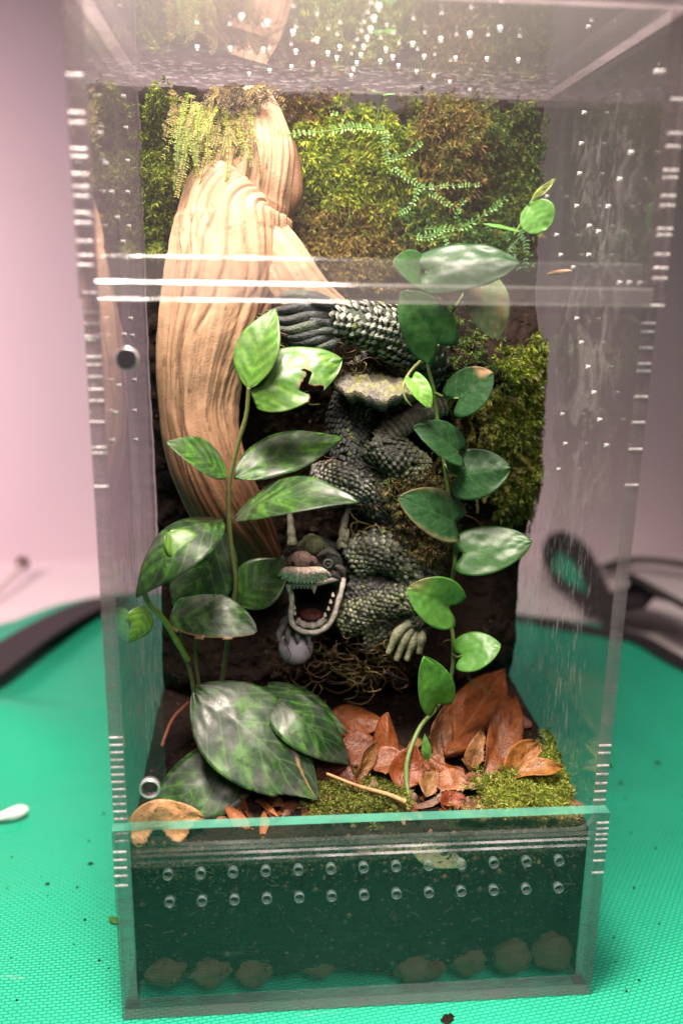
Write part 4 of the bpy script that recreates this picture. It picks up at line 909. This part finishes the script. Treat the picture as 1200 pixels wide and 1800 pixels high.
def VL(b, t, yb, yt, wpx, col=VG, nup=.15, nr=0., stem_at=None, **k):
    B, Tp = Py(*b, yb), Py(*t, yt); sc = ((B-CAM)@CF)/FPX
    kw = dict(shape='heart', notch=.17, fold=.10, bend=.06, wave=.035, nl=30, nw=20, thick=.014, quilt=.014); kw.update(k)
    sd_ = k.get('seed', 1); kw.setdefault('roll', ((sd_*37) % 13-6)*.05); kw['fold'] = kw['fold']+((sd_*53) % 7-3)*.05; kw['bend'] += ((sd_*29) % 5-2)*.02
    o = leaf('leaf', B, Tp, wpx*sc*1.05, toward(B, nup, nr), VINE, vine, tint=col, **kw)
    if stem_at: st([(*b, yb), ((b[0]+stem_at[0])/2, (b[1]+stem_at[1])/2+4, (yb+stem_at[2])/2-.1), stem_at], .05, .06, (.18, .28, .07), vine, 'petiole', 8)
    return o
brown_r = lambda u, v: sm(.62, .78, u)*sm(-.1, .35, -v)
VL((748,478), (914,462), 6.0, 5.0, 112, VD, .9, stem_at=(800,540,7.0), seed=21, fold=-.12)
VL((742,486), (690,462), 6.2, 5.6, 92, VG, .6, stem_at=(800,540,7.0), seed=22)
VL((770,606), (706,512), 5.8, 5.3, 112, VG, .35, stem_at=(752,640,6.9), seed=23)
VL((845,505), (872,596), 6.6, 6.0, 92, (.20, .28, .12), .6, stem_at=(838,485,7.2), seed=24, edge=lambda u, v: .7*(fbm(u*4, v*3, 0, 3, 4) > .25))
VL((806,700), (866,655), 5.9, 5.3, 96, VD, .2, stem_at=(763,690,7.0), seed=25, edge=brown_r, notch=.30)
VL((724,666), (756,718), 5.7, 5.2, 44, (.14, .33, .05), .1, stem_at=(716,663,6.2), seed=26, notch=.12)
VL((804,794), (727,750), 6.0, 5.5, 84, VD, .4, stem_at=(770,750,7.0), seed=27)
VL((803,838), (897,822), 6.1, 5.5, 106, VD, .3, stem_at=(780,815,6.8), seed=28)
VL((796,918), (699,876), 5.9, 5.3, 104, VD, .3, stem_at=(790,880,6.6), seed=29, edge=lambda u, v: .35*sm(.7, 1, np.abs(v)))
VL((815,974), (934,952), 5.8, 5.2, 104, VG, .3, stem_at=(797,1000,6.3), seed=30)
VL((786,1066), (714,1034), 5.4, 4.9, 104, (.08, .24, .035), .25, stem_at=(786,1065,6.2), seed=31, notch=.28, edge=lambda u, v: .55*sm(.55, .9, u)*sm(-.2, .5, v))
VL((812,1152), (880,1134), 5.3, 4.9, 84, (.07, .23, .03), .15, stem_at=(795,1150,5.9), seed=32, notch=.22)
VL((768,1236), (744,1154), 4.7, 4.3, 82, (.085, .27, .03), .1, stem_at=(768,1243,5.3), seed=33, notch=.12)
VL((928,362), (962,402), 6.0, 5.6, 62, (.11, .30, .05), .3, seed=34, shape='round', notch=.05)
VL((900,402), (848,394), 6.6, 6.2, 58, (.12, .30, .06), 2.6, seed=35)
VL((936,352), (976,314), 5.9, 5.7, 12, (.24, .30, .07), .1, seed=36, shape='lance', notch=0)
VL((752,1340), (746,1290), 3.6, 3.9, 16, (.08, .22, .04), .2, seed=37, shape='lance', notch=0)
# spikemoss sprigs and seedlings at the top
def sprig(label, paths, leafl, wid, col):
    root = paths[0][0]; t = thing('spikemoss_sprig', label, 'spikemoss', Py(*root), 'spikemoss sprigs near the top')
    for i, l in enumerate(paths):
        m = MB(); l = [(a+RNG.uniform(-7, 7), b+RNG.uniform(-7, 7), c) for a, b, c in l]; strand(m, cpx(l, 16), leafl*(1 if i == 0 else .85), wid*.62, col, taper=.35, stem=.03, gap=.55); m.build('frond' if i == 0 else 'side_frond', MOSS, t, smooth=False)
sprig('long green spikemoss frond reaching left over the wood', [[(680,225,9.4),(620,226,8.7),(560,238,8.3),(488,236,8.0)], [(620,228,9.4),(600,212,9.2),(585,205,9.1)]], .30, .19, (.20, .40, .08))
sprig('green spikemoss sprig branching down right of the star moss', [[(672,225,10.4),(690,280,9.6),(735,325,9.2),(790,370,9.0)], [(690,280,9.6),(720,270,9.3),(745,255,9.2)], [(735,325,9.2),(790,325,9.0),(840,328,9.0)], [(735,325,9.2),(720,360,9.0),(700,370,9.0)]], .26, .16, (.12, .27, .05))
sprig('green spikemoss sprig fanning out above the top vine leaf', [[(740,400,9.6),(800,395,9.0),(850,380,8.8),(880,350,8.8)], [(800,395,9.0),(810,370,8.8),(815,350,8.8)], [(770,400,9.3),(780,425,9.0),(800,440,8.9)], [(730,420,9.2),(760,410,9.0),(780,395,8.9)]], .28, .17, (.11, .28, .05))
sprig('dark green spikemoss sprig beside the right wall', [[(905,400,9.0),(920,430,8.6),(930,470,8.4)], [(915,420,8.8),(895,440,8.5),(885,465,8.4)], [(890,410,9.0),(900,445,8.6),(905,475,8.5)]], .25, .14, (.05, .15, .04))
sprig('short dark spikemoss sprig above the floor leaves', [[(800,1175,6.2),(830,1195,5.8),(858,1212,5.6)]], .20, .08, (.12, .16, .04))
sd = thing('seedling', 'tiny two-leaved seedling at the top edge of the moss', 'seedling', Py(662, 215, 9.6))
st([(662,215,9.6),(666,190,9.4),(672,168,9.3)], .04, .035, (.25, .42, .12), sd, 'stem', 8)
for t_ in ((652,160), (694,166)): leaf('leaf', Py(672, 168, 9.3), Py(*t_, 9.0), .36, (0, -.4, 1), VINE, sd, tint=(.16, .42, .10), nl=10, nw=6, seed=3, thick=.02)
#==LITTER==
# ------------------------------------------------------------------ leaf litter
RB, OR_, TN, PK, DR = (.23, .075, .028), (.32, .12, .04), (.36, .22, .11), (.36, .17, .12), (.12, .030, .014)
def DL(label, b, t, zb, zt, wcm, col, nrm=(0, -.6, 1), shape='lance', **k):
    kw = dict(shape=shape, fold=.3, wave=.07, nl=24, nw=12, thick=.014, seed=int(b[0]), twist=(int(b[0]*7) % 11-5)*.16, bend=(int(b[0]*3) % 7-3)*.04); kw.update(k)
    b_, t_ = Pz(*b, zb), Pz(*t, zt); t_ = t_+(t_-b_)*.12
    o = leaf('dead_leaf', b_, t_, wcm*1.08, nrm, LITTER, None, tint=A(*col)*A(.66, .52, .31), **kw)
    return tag(o, label, 'dead leaf', 'dead leaves on the soil')
jag = lambda u, v: (v > .72+.2*np.sin(u*8)+.06*np.sin(u*31)) | (u > .90+.05*np.sin(v*13))
DL('glossy reddish brown leaf lying across, just right of the drooping leaf', (580,1262), (664,1268), 9.3, 9.5, 1.7, (.34,.14,.07), bend=.06, fold=-.5, shape='blunt')
DL('narrow rolled brown leaf standing left of the vine stem', (680,1345), (680,1262), 8.9, 10.6, 1.1, (.34,.13,.06), (0, -1, .4), fold=-.8, shape='blunt')
DL('flat orange brown leaf under the rolled leaf', (600,1300), (680,1345), 9.0, 8.9, 1.8, OR_, shape='blunt')
DL('dark red leaf in the shade behind the big striped leaf', (530,1350), (620,1385), 8.8, 8.7, 2.2, DR, shape='ovate')
DL('broad brown leaf lying behind the twig', (590,1330), (670,1320), 8.7, 8.9, 1.6, RB, shape='ovate')
DL('tan curled leaf edge standing beside the reddish leaves', (626,1372), (658,1308), 8.6, 10.0, .7, TN, (.5, -1, .3), fold=.6)
DL('broken pinkish brown leaf left of the vine stem', (655,1350), (712,1338), 9.0, 9.2, 1.4, PK, cut=jag, shape='blunt')
DL('rounded orange leaf behind the vine stem', (700,1385), (728,1318), 8.6, 9.9, 1.5, (.30,.09,.03), (0, -1, .6), shape='ovate')
DL('pale tan leaf leaning to the right of the vine stem', (728,1370), (772,1330), 8.6, 9.0, 1.3, (.34,.19,.10), shape='blunt')
DL('large smooth brown leaf leaning on the peat at the back right', (782,1332), (874,1196), 8.9, 10.0, 2.3, (.26,.095,.035), (-.3, -1, .6), shape='ovate', bend=.05, fold=.25)
DL('tan leaf standing upright beside the large smooth leaf', (768,1335), (782,1245), 8.8, 10.6, 1.3, (.32,.18,.11), (.6, -1, .2), fold=.4)
DL('long brown leaf with dark spots on the right', (858,1378), (896,1240), 8.6, 10.0, 1.6, (.22,.085,.035), (0, -1, .7), shape='blunt', fold=.15)
DL('small tan leaf scrap between the two large brown leaves', (828,1350), (845,1290), 8.7, 9.9, .9, (.34,.21,.12), (0, -1, .6), cut=jag, shape='blunt')
DL('torn orange tan leaf near the right corner', (888,1368), (942,1312), 8.6, 9.5, 1.5, (.42,.22,.08), (0, -1, .8), cut=jag, shape='blunt', fold=.4)
DL('pointed light tan leaf tip resting on the corner moss', (905,1370), (980,1350), 8.8, 9.2, .9, (.48,.27,.11), (0, -.4, 1), fold=.5)
DL('curved dark orange leaf with a raised rim in the middle', (738,1320), (812,1362), 9.2, 8.9, 1.0, (.30,.10,.03), (-.1, -.3, 1), fold=-.6, bend=-.06)
DL('torn pink leaf piece in front of the curved leaf', (768,1372), (818,1380), 8.7, 8.8, 1.3, (.42,.22,.17), cut=jag, shape='blunt', wave=.1)
DL('small red leaf piece near the front rail', (775,1415), (812,1400), 8.5, 8.6, .8, (.30,.07,.03), shape='blunt')
DL('crumpled tan leaf right of the vine stem foot', (745,1400), (765,1355), 8.5, 9.0, 1.0, (.33,.22,.13), wave=.14, cut=jag)
DL('small dull pink leaf beside the curved leaf', (808,1378), (850,1368), 8.7, 8.8, .7, (.26,.12,.09))
m = MB()
for i in range(190):
    x, y = RNG.uniform(3, 19), 1.6+abs(RNG.normal(0, 3.4))
    if y > 10: continue
    l, w = RNG.uniform(.25, .95), RNG.uniform(.12, .4); a = RNG.uniform(0, 6.28); c = A(x, y, float(soil_z(x, y))+RNG.uniform(.03, .22))
    d = unit(A(math.cos(a), math.sin(a), RNG.uniform(-.3, .5))); n_ = unit(A(RNG.normal(0, .4), -.4+RNG.normal(0, .4), 1)); n_ = unit(n_-d*(n_@d)); s_ = np.cross(d, n_)
    U_, V_ = np.meshgrid(np.linspace(-1, 1, 5), np.linspace(-1, 1, 4), indexing='ij'); q = w*np.sqrt(np.clip(1-.85*U_**2, 0, 1))*(1+.25*RNG.normal(size=U_.shape))
    m.grid(c+d*(U_*l)[..., None]+s_*(V_*q)[..., None]+n_*(RNG.uniform(-.5, .9)*w*V_**2+RNG.uniform(-.3, .3)*l*U_**2)[..., None], A(*[(.17, .06, .025), (.24, .13, .06), (.10, .04, .02), (.28, .10, .035), (.20, .10, .06)][i % 5])*RNG.uniform(.6, 1.2), np.stack([U_*.5+.5, V_*.5+.5], -1))
tag(m.build('leaf_scraps', LITTER), 'small brown scraps of dry leaf strewn over the soil', 'leaf scraps', kind='stuff')
leaf_f = leaf('dead_leaf', Py(230, 1462, .85), Py(362, 1440, 1.2), 2.2, (0, -1, .35), LITTER, None, tint=(.66, .36, .16), shape='blunt', cut=lambda u, v: (v > .45+.4*np.sin(u*11+1)), fold=.1, wave=.08, nl=30, nw=20, seed=90)
tag(leaf_f, 'large light orange torn leaf in the front left corner', 'dead leaf', 'dead leaves on the soil')
o = leaf('dead_leaf', Py(722, 1488, .60), Py(818, 1522, .60), 1.15, (0, -1, .05), LITTER, None, tint=(.74, .52, .32), shape='ovate', fold=.02, wave=.008, seed=91, thick=.02)
tag(o, 'pale tan leaf pressed against the lower front panel', 'dead leaf', 'dead leaves on the soil')
o = leaf('dead_leaf', Py(625, 1496, .62), Py(770, 1484, .62), .55, (0, -1, .2), LITTER, None, tint=(.64, .38, .22), shape='lance', fold=.02, wave=.01, seed=92, thick=.02)
tag(o, 'thin tan leaf sliver just under the lower rail', 'dead leaf', 'dead leaves on the soil')
m = MB(); m.tube(curve([Pz(574, 1360, 9.3), Pz(630, 1382, 9.1), Pz(680, 1396, 9.0), Pz(714, 1410, 8.9)], 16), np.linspace(.07, .12, 16), 7, (.42, .24, .11)); tag(m.build('twig', LITTER), 'thin orange brown twig lying on the ground moss', 'twig')
m = MB(); m.tube(cpx([(332,1235,7.4),(305,1262,6.4),(290,1295,5.6),(285,1312,5.2)], 12), .09, 6, (.30, .10, .06)); tag(m.build('twig', LITTER), 'short reddish stem behind the left door edge', 'twig')
m = MB(); m.tube(cpx([(960,482,6.6),(985,478,6.0),(1004,476,5.5)], 8), [.03,.08,.10,.11,.10,.09,.07,.04], 7, (.50, .33, .20)); tag(m.build('wood_chip', LITTER), 'tiny tan chip near the right wall above the rail', 'chip')
#==OUTSIDE==
# ------------------------------------------------------------------ things around the terrarium
def ribbon(path, width, z=.25, thick=.25, tilt=0.):
    """flat webbing along px points on the mat"""
    P_ = curve([Pz(a, b, z+c) for a, b, c in path], 50); T_ = np.gradient(P_, axis=0); T_ /= np.linalg.norm(T_, axis=1)[:, None]
    m = MB(); up = A(0, 0, 1); prof = [(-.5, -.5), (.5, -.5), (.5, .5), (-.5, .5)]; V = np.zeros((50, 4, 3))
    for i in range(50):
        s_ = unit(np.cross(T_[i], up)); n_ = np.cross(s_, T_[i]); s2 = s_*math.cos(tilt)+n_*math.sin(tilt); n2 = np.cross(s2, T_[i])
        for j, (a, b) in enumerate(prof): V[i, j] = P_[i]+s2*a*width+n2*b*thick
    m.grid(V, wrap=True); m.add(V[0], [(0, 1, 2, 3)]); m.add(V[-1], [(3, 2, 1, 0)]); return m
tag(ribbon([(-140,1250,1.0),(-40,1185,1.2),(30,1135,1.2),(95,1095,.9),(150,1068,.5),(200,1052,.3)], 5.0, .4, .25, .22).build('strap', STRAP, smooth=False), 'dark webbing strap along the mat edge at the left', 'strap', 'black straps of the mat')
tag(ribbon([(1085,1112,.4),(1052,1040,2.2),(1020,975,3.2),(985,950,3.2),(962,972,2.6),(966,1008,1.6),(1000,1040,1.0),(1045,1068,.8),(1080,1100,.5)], 2.0, .4, .35, 1.1).build('strap', STRAP, smooth=False), 'looped black strap behind the right wall of the terrarium', 'strap', 'black straps of the mat')
lp = curve([Pz(1078, 1100, .5), Pz(1048, 1040, 2.2), Pz(1018, 982, 3.0), Pz(985, 960, 3.0), Pz(968, 980, 2.4), Pz(974, 1008, 1.6), Pz(1005, 1034, 1.0), Pz(1045, 1062, .8), Pz(1076, 1098, .5)], 40)
m = MB(); ct = lp.mean(0)+A(0, .5, -.1); m.grid(np.stack([lp+A(0, .3, 0), lp*.5+ct*.5, np.tile(ct, (40, 1))]), wrap=True)
o = m.build('mat_flap', TARP); tag(o, 'green mat corner folded up inside the strap loop', 'mat flap'); o.modifiers.new('t', 'SOLIDIFY').thickness = .0012
tag(ribbon([(860,1072,.1),(900,1086,.1),(980,1098,.2),(1060,1112,.3),(1120,1122,.4),(1200,1166,.4),(1300,1205,.3)], 1.5, .35, .25).build('strap', STRAP, smooth=False), 'black binding along the far right mat edge', 'strap', 'black straps of the mat')
tag(ribbon([(1075,1075,1.0),(1110,1035,2.5),(1160,1040,3.0),(1215,1075,3.0),(1290,1110,2.5)], 7.5, .5, .4, .5).build('strap', STRAP, smooth=False), 'wide black strap bundle at the right edge of the picture', 'strap', 'black straps of the mat')
tag(ribbon([(1060,1000,.5),(1110,985,.8),(1170,988,1.0),(1240,1000,1.0)], 1.4, .4, .3).build('strap', STRAP, smooth=False), 'thin black strap farthest back at the right edge', 'strap', 'black straps of the mat')
sw = thing('cotton_swab', 'white cotton swab on the mat at the left edge', 'cotton swab', Pz(10, 1440, 0))
e1, e0 = Pz(50, 1422, .55), Pz(-40, 1448, .55); ax_ = unit(e1-e0)
t = np.linspace(0, 1, 18); m = MB(); m.tube(e1-ax_*np.linspace(2.0, 0, 18)[:, None], .12+.26*np.sin(np.pi*np.clip(t, 0, 1)**1.7)**.7*1.0+.0, 12, mod=lambda u, an: 1+.05*np.sin(an*3+u*9)); m.build('cotton_tip', COTTON, sw)
m = MB(); m.tube([e1-ax_*1.2, e1-ax_*9], .13, 10); m.build('stick', PAPER, sw)
mt = thing('thin_stick', 'thin pale stick with a dark tip far back on the left', 'stick', Pz(20, 1010, -.4))
m = MB(); m.tube([Pz(-40, 1075, -.1), Pz(40, 992, 1.0)], .25, 8); m.build('shaft', PAPER, mt); m = MB(); m.ell(Pz(40, 990, 1.0), (.7, .6, .7), rough=.2); m.build('tip', m_simple('dark_tip', (.10, .06, .05), .8), mt)
m = MB()
for i in range(34):
    px, py = (RNG.uniform(0, 215), RNG.uniform(1330, 1790)) if i < 18 else (RNG.uniform(1060, 1200), RNG.uniform(1300, 1790))
    p = Pz(px, py, .0); p[2] = float(mat_h(p[0], p[1]))+.03; r = RNG.uniform(.03, .09)
    m.add(OCT*r*RNG.uniform(.5, 1.3, (6, 3))+p, OF, (.035, .022, .016))
for px, py, r in ((160,1521,.14),(85,1560,.13),(150,1620,.09),(783,1794,.3),(175,1690,.08),(1070,1350,.22),(1050,1365,.15),(1155,1340,.2),(1090,1380,.16),(790,1788,.18)):
    p = Pz(px, py, 0); p[2] = float(mat_h(p[0], p[1]))+.05; m.add(OCT*r*RNG.uniform(.5, 1.3, (6, 3))+p, OF, (.035, .02, .014))
tag(m.build('soil_specks', SOILM, smooth=False), 'small dark soil specks scattered on the green mat', 'crumbs', kind='stuff')
o = leaf('leaf_scrap', Pz(192, 1612, .12), Pz(210, 1624, .10), .35, (0, 0, 1), VINE, None, tint=(.07, .22, .03), nl=8, nw=4, thick=.02); tag(o, 'tiny green leaf scrap on the mat by the left corner', 'leaf scrap')
